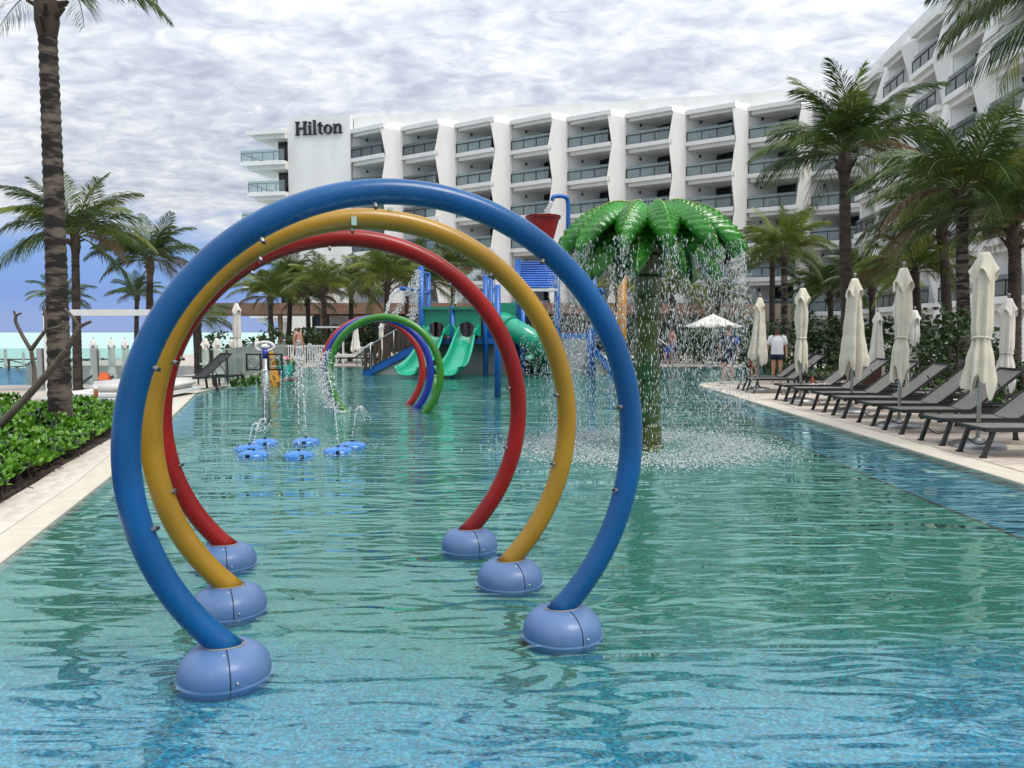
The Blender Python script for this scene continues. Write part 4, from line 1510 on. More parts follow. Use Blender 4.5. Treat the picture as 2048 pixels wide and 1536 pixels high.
# ================================================================ palms
def frond_mesh(e0, bend, L, seed, mname, npair=62, droop=0.5):
    """one feather leaf: midrib arching in the xz plane, narrow leaflets hanging from both sides"""
    rr = random.Random(seed)
    mb = MB()
    pts, dirs = [], []
    p = Vector((0, 0, 0))
    n = 26
    for i in range(n + 1):
        t = i / n
        e = e0 - bend * t ** 1.25
        d = Vector((math.cos(e), 0.06 * math.sin(seed + 3 * t), math.sin(e)))
        pts.append(p.copy())
        dirs.append(d.normalized())
        p = p + d * (L / n)
    for i in range(npair):
        t = 0.13 + 0.87 * (i + 0.5) / npair
        fi = t * n
        k = min(int(fi), n - 1)
        o = pts[k].lerp(pts[k + 1], fi - k)
        d = dirs[k]
        up = Vector((0, 1, 0)).cross(d) * -1
        if up.z < 0 and abs(d.z) < 0.9:
            up = -up
        ll = L * 0.33 * (math.sin(math.pi * (0.12 + 0.86 * t) ** 0.8) ** 0.6) * rr.uniform(0.85, 1.12)
        for s in (-1, 1):
            if rr.random() < 0.03:
                continue
            sw = R(rr.uniform(34, 52)) * (1 - 0.25 * t)
            side = Vector((0, s, 0))
            v = (d * math.cos(sw) + side * math.sin(sw) + Vector((0, 0, 1)) * rr.uniform(-0.15, 0.22)).normalized()
            a = o
            b = a + v * ll * 0.5 + Vector((0, 0, -droop * 0.14 * ll))
            c = b + (v + Vector((0, 0, -droop * rr.uniform(0.9, 1.7)))).normalized() * ll * 0.5
            w = 0.0125 * L / 3 * 1.25
            wd = d * w + Vector((0, 0, 1)) * w * 0.5
            mb.add([a - wd * 0.5, a + wd * 0.5, b + wd, b - wd, c], [(0, 1, 2, 3), (3, 2, 4)])
    me = mb.mesh('frond')
    me.materials.append(M[mname])
    rb = MB().tube(pts, [lerp(0.030, 0.005, i / n) * L / 3 for i in range(n + 1)], 5)
    rm = rb.mesh('frond_stem', smooth=True)
    rm.materials.append(M['rachis'])
    return me, rm


FR = {}
for mn in ('frond', 'frond_light', 'frond_dry'):
    FR[mn] = [frond_mesh(R(e), R(b), 3.0, i * 7 + 3 + len(mn), mn, droop=dr) for i, (e, b, dr) in enumerate(
        [(80, 45, 0.3), (62, 75, 0.4), (45, 85, 0.55), (28, 85, 0.7), (8, 75, 0.8), (-18, 55, 0.9)])]


def trunk_mb(h, r0, r1, lean, curve, ring=0.12):
    n = max(10, int(h / ring) * 2)
    pts, rad = [], []
    for i in range(n + 1):
        t = i / n
        pts.append((lean[0] * t + curve * math.sin(t * math.pi) * 0.5, lean[1] * t, h * t))
        rad.append(lerp(r0, r1, t) + 0.10 * r0 * math.exp(-t * h * 2.0) + (0.018 * r0 / 0.2 if i % 2 == 0 else 0))
    return MB().tube(pts, rad, 16)


def palm(name, base, crown, fl, label, group, r0=0.17, mat_f='frond', nf=22, seed=1, bark='bark_dark', dry=2, drop_low=1.0, skip=None, wind=0.0, up_bias=0.0):
    """base: foot of the trunk, crown: where the leaves leave it, fl: leaf length"""
    rr = random.Random(seed)
    root = empty(name, base)
    tag(root, label, 'palm tree', group)
    rel = Vector(crown) - Vector(base)
    trunk_mb(rel.z, r0, r0 * 0.72, (rel.x, rel.y), rr.uniform(-0.15, 0.15)).build('trunk', bark, root, angle=R(60))
    top = rel
    ring = [(0, 3), (1, 5), (2, 6), (3, 5), (4, 3)] if nf <= 22 else [(0, 4), (1, 6), (2, 8), (3, 6), (4, 4), (5, 1)]
    sc = fl / 3.0
    for v, cnt in ring:
        for k in range(cnt):
            a = 2 * math.pi * (k + rr.random() * 0.7) / cnt + v * 1.1
            if wind:
                a = a + wind * 0.35 * math.sin(-a)
            mn = mat_f
            if v >= 4 and rr.random() < 0.16 * dry:
                mn = 'frond_dry'
            elif rr.random() < 0.2:
                mn = 'frond_light'
            if skip and skip(a, v):
                continue
            me, rm = FR[mn][v]
            s = sc * rr.uniform(0.86, 1.1) * (0.95 if v == 0 else 1)
            o = put('frond', me, root, top + Vector((0.05 * math.cos(a), 0.05 * math.sin(a), rr.uniform(-0.1, 0.1))), (rr.uniform(-0.35, 0.35), rr.uniform(-0.12, 0.12) - up_bias, a), (s, s, s))
            put('frond_stem', rm, o)
    # fibrous stubs of old leaves under the crown
    for k in range(9):
        a = rr.uniform(0, 2 * math.pi)
        z = rr.uniform(-0.75, -0.1) * sc
        q = top + Vector((math.cos(a) * r0 * 0.72, math.sin(a) * r0 * 0.72, z))
        e = q + Vector((math.cos(a) * 0.22, math.sin(a) * 0.22, rr.uniform(0.1, 0.35))) * sc
        MB().tube([q - Vector((math.cos(a), math.sin(a), 0)) * 0.05, e], [0.075 * sc, 0.025 * sc], 6).build('leaf_stub', 'boot', root)
    MB().lathe([(r0 * 0.72, -0.8 * sc), (r0 * 1.05, -0.45 * sc), (r0 * 1.0, -0.1 * sc), (r0 * 0.4, 0.15 * sc)], 12, top).build('crown_shaft', 'boot', root, smooth=True)
    return root


def palm_px(px, py_c, Y, px_b, label, group, fl, z0=0.0, **kw):
    c = P(px, py_c, Y)
    b = P(px_b, 700, Y)
    b.z = z0
    return palm('palm_tree', b, c, fl, label, group, **kw)


# the tall palm in the left bed; its crown hangs just above the frame
b0 = P(120, 840, 11.0)
c0 = P(92, -8, 11.0)
bp0 = palm('palm_tree', (b0.x, 11.0, 0.0), (c0.x, 11.0, c0.z), 2.3, 'tall ringed palm trunk rising through the top edge from the leafy bed on the left', 'palms', r0=0.150, nf=30, seed=5, bark='bark', dry=3, skip=lambda a, v: v >= 2)
for (v, a, s) in ((3, 0.15, 0.60), (2, 1.9, 0.7), (3, 2.6, 0.5), (2, 4.0, 0.7)):
    o = put('frond', FR['frond'][v][0], bp0, Vector((c0.x - b0.x, 0, c0.z)), (0.2, 0, a), (s, s, s))
    put('frond_stem', FR['frond'][v][1], o)

gL = 'palms by the sea'
palm_px(150, 470, 21.5, 152, 'dark palm right behind the big ringed trunk on the left', gL, 2.15, z0=-1.3, r0=0.125, seed=11, nf=30)
palm_px(300, 520, 24.0, 293, 'palm left of the big blue arch, yellowish low fronds', gL, 1.75, z0=-1.3, r0=0.12, seed=12, nf=30, dry=4)
palm_px(274, 588, 30.0, 272, 'small thin palm in front of the sea, left of the blue arch', gL, 1.15, z0=-1.3, r0=0.10, seed=13, nf=22)
palm_px(122, 600, 34.0, 125, 'small low palm half hidden behind the ringed trunk', gL, 1.5, z0=-1.3, r0=0.12, seed=14, nf=22)
palm_px(392, 640, 30.0, 394, 'stout palm trunk seen through the red arch on its left side', gL, 1.7, z0=-1.3, r0=0.20, seed=15, nf=22, skip=lambda a, v: v < 2)

gC = 'palms in front of the hotel'
for (px, py, Y, pb, fl, sd, lb, mf) in [
        (540, 592, 40, 548, 2.1, 21, 'pale green palm left of the bare-chested man, beside a closed parasol', 'frond_light'),
        (580, 565, 42, 572, 2.4, 22, 'dark feathery palm above the frosted glass fence', 'frond'),
        (645, 575, 40, 650, 2.2, 23, 'bright palm just right of the bare-chested man', 'frond_light'),
        (615, 598, 44, 618, 2.0, 29, 'palm in the rear between the dark feathery one and the bright one', 'frond'),
        (702, 575, 43, 700, 2.2, 24, 'palm right above the small green arch, second from the white frame', 'frond_light'),
        (775, 560, 40, 770, 2.7, 25, 'large drooping palm left of the tower mast', 'frond_light'),
        (855, 565, 42, 852, 2.7, 26, 'palm directly behind the tower mast', 'frond'),
        (905, 535, 46, 905, 2.4, 27, 'palm top showing between the red and yellow arches', 'frond'),
        (815, 545, 48, 815, 2.4, 28, 'rear palm behind the large drooping one', 'frond')]:
    palm_px(px, py, Y, pb, lb, gC, fl, r0=0.15, seed=sd, mat_f=mf, nf=30, dry=3)
gR = 'palms along the right deck'
for (px, py, Y, pb, fl, sd, lb, mf, r0) in [
        (1690, 308, 24, 1705, 3.0, 31, 'tallest full palm, standing between the two hotel wings', 'frond', 0.20),
        (1925, 375, 19.5, 1940, 2.6, 32, 'large palm with pale trunk right behind the nearest closed parasols', 'frond', 0.17),
        (2030, 450, 19.0, 2030, 2.5, 33, 'palm cut by the right edge of the picture', 'frond', 0.17),
        (1885, 440, 23.5, 1903, 2.7, 34, 'palm with dark trunk just left of the pale trunked one', 'frond', 0.16),
        (1568, 500, 29, 1570, 2.0, 35, 'palm beside the fountain, behind the man in the white shirt', 'frond_light', 0.14),
        (1545, 520, 32, 1547, 1.9, 36, 'thin dark palm trunk left of the man in the white shirt', 'frond', 0.13),
        (1660, 585, 32, 1662, 2.1, 37, 'low palm behind the middle closed parasols', 'frond', 0.13),
        (1830, 540, 25, 1842, 2.1, 38, 'low palm behind the fourth closed parasol of the row', 'frond_light', 0.14),
        (1745, 570, 30, 1750, 2.0, 39, 'low shady palm under the tallest one', 'frond', 0.13),
        (1345, 590, 40, 1345, 2.3, 40, 'palm seen through the falling water right of the fountain trunk', 'frond_light', 0.15),
        (1235, 575, 44, 1235, 2.2, 41, 'palm seen through the falling water left of the fountain trunk', 'frond_light', 0.15),
        (1435, 600, 44, 1435, 2.2, 42, 'dark palm behind the open white parasol', 'frond', 0.15)]:
    palm_px(px, py, Y, pb, lb, gR, fl, r0=r0, seed=sd, mat_f=mf, nf=30, bark='bark' if px in (1925, 1568) else 'bark_dark')
# palm standing just outside the frame: only its leaf tips reach in at the top right
palm('palm_tree', (9.0, 10.6, 0.0), (8.35, 10.6, 6.35), 2.9, 'palm whose drooping leaf tips hang in at the top right corner', gR, r0=0.18, seed=52, nf=30, bark='bark', mat_f='frond', dry=0)


# ================================================================ shrubs, hedges, ground cover
def leaf_cloud(mb, c, rad, n, size, rr, flat=0.0, asp=0.55):
    """leaves scattered through an ellipsoid, denser near its surface, in clumps"""
    clumps = []
    for i in range(max(4, n // 26)):
        a, b = rr.uniform(0, 2 * math.pi), rr.uniform(-0.9, 1)
        q = math.sqrt(max(0, 1 - b * b))
        k = rr.uniform(0.45, 1.0)
        clumps.append(Vector((c[0] + rad[0] * q * math.cos(a) * k, c[1] + rad[1] * q * math.sin(a) * k, c[2] + rad[2] * b * k)))
    for i in range(n):
        o = rr.choice(clumps) + Vector((rr.gauss(0, 1), rr.gauss(0, 1), rr.gauss(0, 1))) * (0.16 * (rad[0] + rad[2]) / 2)
        d = Vector((rr.gauss(0, 1), rr.gauss(0, 1), rr.gauss(0.2, 0.7))).normalized()
        s = d.cross(Vector((rr.gauss(0, 1), rr.gauss(0, 1), rr.gauss(0, 1)))).normalized()
        L_ = size * rr.uniform(0.6, 1.25)
        w = L_ * asp
        u = s.cross(d) * (w * 0.18)
        mb.add([o, o + d * L_ * 0.5 + s * w * 0.5 + u, o + d * L_, o + d * L_ * 0.5 - s * w * 0.5 + u], [(0, 1, 2), (0, 2, 3)])


def shrub(name, base, parts, n, size, label, m='bush', group=None, seed=1, asp=0.6, stems=5):
    rr = random.Random(seed)
    root = empty(name, base)
    tag(root, label, 'shrub', group)
    mb = MB()
    for (dx, dy, dz, rx, ry, rz_) in parts:
        leaf_cloud(mb, (dx, dy, dz), (rx, ry, rz_), int(n * rx * rz_), size, rr, asp=asp)
    mb.build('foliage', m, root)
    sb_ = MB()
    for i in range(stems):
        (dx, dy, dz, rx, ry, rz_) = rr.choice(parts)
        e = Vector((dx + rr.uniform(-0.5, 0.5) * rx, dy + rr.uniform(-0.5, 0.5) * ry, dz + 0.4 * rz_))
        s0 = Vector((dx * 0.7 + rr.uniform(-0.2, 0.2), dy * 0.7, -0.05))
        sb_.tube([s0, s0.lerp(e, 0.5) + Vector((rr.uniform(-0.15, 0.15), 0, 0)), e], [0.05, 0.035, 0.015], 6)
    sb_.build('stem', 'twig', root, smooth=True)
    return root


gS = 'shrubs behind the right deck'
# (px centre, Y, half width, height)
for i, (px, Y, hw, hh, lb) in enumerate([
        (1900, 17.5, 1.0, 2.3, 'big round leaved shrub between the pale palm trunk and fourth parasol'),
        (1640, 27.5, 2.0, 2.2, 'dense dark shrub behind the third closed parasol'),
        (1765, 23.5, 1.3, 2.1, 'dense dark shrub behind the small rear parasol'),
        (1560, 31.0, 1.6, 1.9, 'dark shrub behind the man in the white shirt'),
        (1845, 21.0, 1.1, 2.0, 'dark shrub right of the fourth parasol pole'),
        (2035, 15.5, 0.8, 1.1, 'leafy green shrub at the right edge behind the rear parasol'),
        (1975, 18.5, 0.8, 1.5, 'shady shrub behind the nearest parasol'),
        (1470, 39.0, 2.6, 2.3, 'dark shrub mass right of the open parasol'),
        (1330, 40.0, 3.0, 2.3, 'dark shrub mass left of the open parasol'),
        (1400, 43.0, 3.0, 2.4, 'dark hedge straight behind the open parasol')]):
    b = P(px, 700, Y)
    shrub('shrub', (b.x, Y, 0.0), [(-hw * 0.45, 0, hh * 0.40, hw * 0.65, 0.8, hh * 0.45), (hw * 0.45, 0.2, hh * 0.45, hw * 0.62, 0.8, hh * 0.46), (0, 0.1, hh * 0.72, hw * 0.5, 0.6, hh * 0.32)], 620, 0.17 if Y < 22 else 0.2, lb, 'bush', gS, seed=60 + i)
for i, (px, Y, hw, hh, lb) in enumerate([
        (1588, 25.8, 0.65, 0.8, 'low bright green plant at the feet of the man in white'),
        (1700, 24.5, 1.6, 0.55, 'low clipped hedge behind the third parasol'),
        (1890, 16.6, 0.9, 0.6, 'low reddish green planting in the stone edged bed'),
        (2040, 13.6, 0.7, 0.75, 'low leafy plant at the right edge by the loungers')]):
    b = P(px, 700, Y)
    shrub('low_plant', (b.x, Y, 0.0), [(-hw * 0.4, 0, hh * 0.4, hw * 0.6, 0.4, hh * 0.5), (hw * 0.4, 0, hh * 0.4, hw * 0.6, 0.4, hh * 0.5)], 1700, 0.11, lb, 'bush_light', gS, seed=80 + i)
gS2 = 'shrubs on the far side of the pool'
for i, (px, Y, hw, hh, z0, lb, m) in enumerate([
        (425, 33, 0.65, 1.55, 0.0, 'small round tree below the brown fascia, left of the tall parasol', 'bush'),
        (470, 36, 0.45, 1.5, 0.0, 'small dark bush behind the tall closed parasol', 'bush'),
        (545, 38, 1.1, 1.9, 0.0, 'dark bush behind the frosted glass fence', 'bush'),
        (615, 39, 0.9, 1.9, 0.0, 'dark bush just left of the bare-chested man', 'bush'),
        (670, 41, 1.4, 1.9, 0.0, 'dark hedge behind the picket fence', 'bush'),
        (740, 41, 1.5, 2.0, 0.0, 'dark hedge behind the white daybed', 'bush'),
        (1075, 35, 1.0, 1.6, 0.0, 'dark bush below the tube slide', 'bush'),
        (415, 33, 1.1, 0.9, -1.2, 'bright hedge behind the glass by the lower pool, near the stout trunk', 'bush_light'),
        (445, 36, 1.1, 1.1, -1.2, 'bright hedge right of the paired far parasols', 'bush_light')]):
    b = P(px, 700, Y)
    shrub('shrub', (b.x, Y, z0), [(-hw * 0.4, 0, hh * 0.5, hw * 0.6, 0.6, hh * 0.42), (hw * 0.4, 0.1, hh * 0.55, hw * 0.6, 0.6, hh * 0.42), (0, 0, hh * 0.8, hw * 0.5, 0.5, hh * 0.25)], 750, 0.19, lb, m, gS2, seed=100 + i)


def spiky(base, n, h, label, seed):
    rr = random.Random(seed)
    mb = MB()
    for i in range(n):
        a = rr.uniform(0, 2 * math.pi)
        t = rr.uniform(0.15, 0.9)
        d = Vector((math.cos(a) * t, math.sin(a) * t, 1)).normalized()
        s = Vector((-math.sin(a), math.cos(a), 0)) * 0.035
        o = Vector((rr.uniform(-0.25, 0.25), rr.uniform(-0.15, 0.15), 0))
        L_ = h * rr.uniform(0.6, 1.1)
        m_ = o + d * L_ * 0.55
        e = m_ + (d + Vector((math.cos(a) * 0.4, math.sin(a) * 0.4, -0.25))).normalized() * L_ * 0.45
        mb.add([o - s * 0.6, o + s * 0.6, m_ + s, m_ - s, e], [(0, 1, 2, 3), (3, 2, 4)])
    o = mb.build('spiky_plant', 'bush_light', at=base)
    tag(o, label, 'plant', 'spiky plants by the frosted fence')


for k, (px, Y, h, lb) in enumerate([(505, 22.8, 0.62, 'spiky plant before the frosted fence, left of the orange slide'), (480, 22.2, 0.4, 'small spiky plant at the corner of the coping'),
                                    (563, 28.5, 0.95, 'spiky plant behind the seated bather'), (580, 30.5, 0.8, 'spiky plant between bather and bare-chested man')]):
    b = P(px, 700, Y)
    spiky((b.x, Y, 0.03), 34, h, lb, 200 + k)

# left bed: soil and the bright leafy ground cover
bed_in = [(x, y) for x, y in offset_line(LEFT[:4], GW_L + 0.43)]
bed_poly = [bed_in[0], bed_in[1], bed_in[2], (-6.6, 13.6), (-9.6, 14.6), (-14, 14.0), (-14, -4)]
struct(MB().prism(bed_poly, -0.2, 0.045).build('planting_bed', 'soil'))


def in_bed(x, y):
    ins = False
    n = len(bed_poly)
    for i in range(n):
        x0, y0 = bed_poly[i]
        x1, y1 = bed_poly[i - 1]
        if (y0 > y) != (y1 > y) and x < (x1 - x0) * (y - y0) / (y1 - y0) + x0:
            ins = not ins
    return ins


cov, cov2, tw = MB(), MB(), MB()
rr = random.Random(99)
cnt = 0
while cnt < 2900:
    y = rr.uniform(6.3, 14.4)
    x = rr.uniform(-11.0, -4.7) if cnt < 2200 else -4.40 - 0.72 - 0.328 * (y - 8.28) - abs(rr.gauss(0.05, 0.25))
    if x / y < -0.80 or not in_bed(x, y):
        continue
    cnt += 1
    hgt = 0.10 + 0.30 * noise.noise(Vector((x * 1.1, y * 1.1, 3.0))) + rr.uniform(0.06, 0.22)
    edge_d = abs(x - (-4.40 - 0.71 - 0.328 * (y - 8.28)))
    hgt = max(0.10, min(hgt, 0.10 + edge_d * 0.6))
    o = Vector((x, y, 0.04 + hgt))
    if rr.random() < 0.4:
        tw.tube([Vector((x + rr.uniform(-0.08, 0.08), y + rr.uniform(-0.08, 0.08), 0.0)), o], 0.006, 4)
    nl = rr.randint(6, 9)
    ph = rr.uniform(0, 6)
    tilt = Vector((rr.gauss(0, 0.3), rr.gauss(-0.15, 0.3), 1)).normalized()
    q = tilt.to_track_quat('Z', 'Y')
    tgt = cov if rr.random() < 0.86 else cov2
    for k in range(nl):
        a = ph + k * 2.399
        el = R(rr.uniform(15, 65))
        d = q @ Vector((math.cos(a) * math.cos(el), math.sin(a) * math.cos(el), math.sin(el)))
        s = q @ Vector((-math.sin(a), math.cos(a), 0))
        nn = s.cross(d)
        L_ = rr.uniform(0.07, 0.135)
        w = L_ * 0.25
        v = [o, o + d * L_ * 0.35 + s * w * 0.55, o + d * L_ * 0.75 + s * w, o + d * L_ - nn * 0.008, o + d * L_ * 0.75 - s * w, o + d * L_ * 0.35 - s * w * 0.55, o + d * L_ * 0.55 - nn * 0.010]
        tgt.add(v, [(0, 1, 6), (1, 2, 6), (2, 3, 6), (3, 4, 6), (4, 5, 6), (5, 0, 6)])
gc = cov.build('ground_cover', 'cover_leaf')
tag(gc, 'glossy bright green leafy ground cover filling the left bed', 'ground cover', kind='stuff')
cov2.build('dark_leaves', 'cover_dark', gc)
for i in range(420):
    y = rr.uniform(6.6, 13)
    x = -4.40 - 0.74 - 0.328 * (y - 8.28) - rr.uniform(0.0, 0.5)
    if not in_bed(x, y):
        continue
    a = rr.uniform(0, 6.3)
    L_ = rr.uniform(0.08, 0.3)
    tw.tube([(x, y, 0.05), (x + L_ * 0.5 * math.cos(a), y + L_ * 0.5 * math.sin(a), 0.05 + rr.uniform(0.03, 0.1)), (x + L_ * math.cos(a), y + L_ * math.sin(a), 0.05 + rr.uniform(0, 0.12))], 0.005, 4)
tw.build('twigs', 'twig', gc)

# bare frangipani in the bed
FY = 9.0
fr = empty('frangipani', (P(-60, 880, FY).x, FY, 0.0))
tag(fr, 'bare forked frangipani branches leaning in front of the ringed palm trunk', 'shrub')
OGF = Vector(fr.location)


def limb(pp, r0, r1, name='branch', Y=FY):
    pts = smooth_path([P(x, y, Y + dy) for x, y, dy in pp], 5)
    n = len(pts)
    return MB().tube(pts, [0.8 * lerp(r0, r1, i / (n - 1)) for i in range(n)], 10).build(name, 'frangipani', fr, org=OGF, smooth=True)


b_main = limb([(-60, 905, 0), (0, 850, 0), (60, 787, 0), (105, 735, 0), (135, 697, 0)], 0.062, 0.042, 'trunk')
for pp, r0, r1 in [([(135, 697, 0), (150, 670, 0), (158, 655, 0)], 0.042, 0.034), ([(158, 655, 0), (148, 637, 0), (134, 622, 0), (129, 617, 0)], 0.026, 0.017), ([(158, 655, 0), (168, 649, 0), (182, 643, 0)], 0.028, 0.020)]:
    limb(pp, r0, r1)
limb([(-60, 905, 0.05), (10, 838, 0.3), (45, 805, 0.5), (66, 780, 0.7), (69, 745, 0.8), (62, 700, 0.8)], 0.045, 0.030)
for pp, r0, r1 in [([(62, 700, 0.8), (47, 675, 0.8), (32, 645, 0.8), (32, 631, 0.8)], 0.032, 0.022), ([(32, 631, 0.8), (27, 622, 0.8)], 0.020, 0.016), ([(32, 631, 0.8), (43, 626, 0.8)], 0.018, 0.014),
                   ([(62, 700, 0.8), (78, 678, 0.8), (92, 660, 0.8)], 0.034, 0.026), ([(92, 660, 0.8), (91, 635, 0.8), (86, 612, 0.8)], 0.026, 0.018), ([(92, 660, 0.8), (112, 655, 0.8), (124, 650, 0.8), (126, 641, 0.8)], 0.022, 0.014), ([(122, 651, 0.8), (140, 653, 0.8)], 0.013, 0.009)]:
    limb(pp, r0, r1)

# ================================================================ closed parasols
def canopy_mesh(variant, m):
    """folded cloth: gathered pleats, tied in the middle, ragged flaring hem"""
    rr = random.Random(variant * 13 + 5)
    n, rows = 48, 34
    prof = {0: [(0.0, 0.075), (0.10, 0.115), (0.30, 0.12), (0.55, 0.125), (0.64, 0.105), (0.80, 0.155), (1.0, 0.19)],
            1: [(0.0, 0.075), (0.10, 0.12), (0.30, 0.14), (0.55, 0.18), (0.75, 0.225), (0.90, 0.25), (1.0, 0.24)],
            2: [(0.0, 0.07), (0.12, 0.11), (0.35, 0.125), (0.55, 0.10), (0.62, 0.085), (0.75, 0.115), (1.0, 0.13)]}[variant]
    ph = [rr.uniform(0, 6.28) for _ in range(6)]
    vs, fs = [], []
    Hc = 1.75

    def base(t):
        for (a, ra), (b, rb) in zip(prof[:-1], prof[1:]):
            if t <= b:
                u = (t - a) / (b - a)
                u = u * u * (3 - 2 * u)
                return lerp(ra, rb, u)
        return prof[-1][1]
    for i in range(rows + 1):
        t = i / rows
        for k in range(n):
            a = 2 * math.pi * k / n
            pl_ = math.sin(8 * a + ph[0] + 1.4 * t) * (0.10 + 0.14 * t) + 0.13 * math.sin(3 * a + ph[1] + 2.5 * t) + 0.10 * math.sin(5 * a + ph[2] - 3 * t) + 0.07 * math.sin(13 * a + ph[3] + 4 * t)
            r = base(t) * (1 + pl_)
            hem = 0.0
            if t > 0.82:
                hem = (t - 0.82) / 0.18 * (0.14 * math.sin(4 * a + ph[4]) + 0.07 * math.sin(9 * a + ph[5]))
            vs.append((r * math.cos(a), r * math.sin(a) * 0.92, -Hc * t + hem))
    for i in range(rows):
        for k in range(n):
            fs.append((i * n + k, (i + 1) * n + k, (i + 1) * n + (k + 1) % n, i * n + (k + 1) % n))
    fs.append(tuple(range(n)))
    me = MB().add(vs, fs).mesh('canopy', smooth=True)
    me.materials.append(M[m])
    # upper vent cap
    vs, fs = [], []
    rows2 = 8
    for i in range(rows2 + 1):
        t = i / rows2
        for k in range(n):
            a = 2 * math.pi * k / n
            r = (0.055 + 0.10 * t ** 0.8) * (1 + 0.18 * t * math.sin(4 * a + ph[1]) + 0.08 * t * math.sin(9 * a + ph[2]))
            vs.append((r * math.cos(a), r * math.sin(a), 0.05 - 0.32 * t + 0.09 * t * t * math.sin(4 * a + ph[1] + 0.6)))
    for i in range(rows2):
        for k in range(n):
            fs.append((i * n + k, (i + 1) * n + k, (i + 1) * n + (k + 1) % n, i * n + (k + 1) % n))
    fs.append(tuple(range(n)))
    cap = MB().add(vs, fs).mesh('vent_cap', smooth=True)
    cap.materials.append(M[m])
    return me, cap


CAN = {(v, m): canopy_mesh(v, m) for v in (0, 1, 2) for m in ('canvas', 'canvas_white')}
pole_me = MB().tube([(0, 0, 0), (0, 0, 1)], 0.028, 12).mesh('pole', smooth=True)
pole_me.materials.append(M['steel'])
base_me = MB().lathe([(0.0, 0.13), (0.05, 0.13), (0.06, 0.10), (0.16, 0.095), (0.30, 0.07), (0.345, 0.03), (0.35, 0.0)], 28).mesh('base', smooth=True)
base_me.materials.append(M['steel_dull'])
fin_me = MB().ball((0, 0, 0.03), 0.03, 10, 8).tube([(0, 0, -0.06), (0, 0, 0.02)], 0.012, 8).mesh('finial', smooth=True)
fin_me.materials.append(M['steel_dull'])
tie_me = MB().tube([(0.115 * math.cos(a), 0.105 * math.sin(a), 0.012 * math.sin(2 * a)) for a in (2 * math.pi * i / 24 for i in range(24))], 0.016, 6, closed=True).mesh('tie', smooth=True)
tie_me.materials.append(M['canvas'])


def parasol(base, top_z, variant, m, rz, label, group, s=1.0, simple=False):
    e = empty('closed_parasol', base, rz)
    tag(e, label, 'parasol', group)
    me, cap = CAN[(variant, m)]
    h = top_z - base[2]
    k = s * min(1.0, h / 2.75)
    put('canopy', me, e, (0, 0, h - 0.14 * k), (0, 0, 0), (k, k, k))
    put('vent_cap', cap, e, (0, 0, h - 0.10 * k), (0, 0, 0), (k, k, k))
    put('pole', pole_me, e, (0, 0, 0.0), (0, 0, 0), (k, k, h - 0.05))
    if not simple:
        put('base', base_me, e)
        if variant != 1:
            put('tie', tie_me, e, (0, 0, h - 0.14 * k - 1.75 * k * 0.62), (0, 0, 0), (k * (1.08 if variant == 0 else 0.95),) * 3)
    put('finial', fin_me, e, (0, 0, h), (0, 0, 0), (k, k, k))
    return e


gP = 'closed parasols along the right deck'
for i, (px, py, topy, v, lb) in enumerate([
        (1955, 889, 497, 0, 'nearest cream closed parasol, tied in the middle, large at the right'),
        (1797, 850, 530, 2, 'tied cream closed parasol, second from the camera in the front row'),
        (1702, 821, 552, 1, 'untied cream parasol with wide hanging hem, third from the camera'),
        (1600, 800, 572, 2, 'slim tied cream parasol right of the man in the white shirt'),
        (1516, 778, 592, 1, 'cream parasol left of the man in white, beside the falling water')]):
    g = G(px, py, 0.05)
    parasol((g.x, g.y, 0.016), P(px, topy, g.y).z, v, 'canvas', R((10, 200, 75, 140, 260)[i]), lb, gP)
gP2 = 'closed parasols in the rear of the right deck'
for i, (px, py, topy, Y, v, lb) in enumerate([
        (2012, 740, 592, 13.6, 0, 'rear closed parasol at the right edge, behind the nearest one'),
        (1752, 740, 622, 19.5, 1, 'rear closed parasol between the third and fourth front ones'),
        (1826, 740, 617, 17.5, 2, 'rear closed parasol half hidden by the fourth front one')]):
    b = P(px, 740, Y)
    parasol((b.x, Y, -0.012), P(px, topy, Y).z, v, 'canvas_white', R(40 * i), lb, gP2)
gP3 = 'closed parasols across the pool'
zt = -1.3
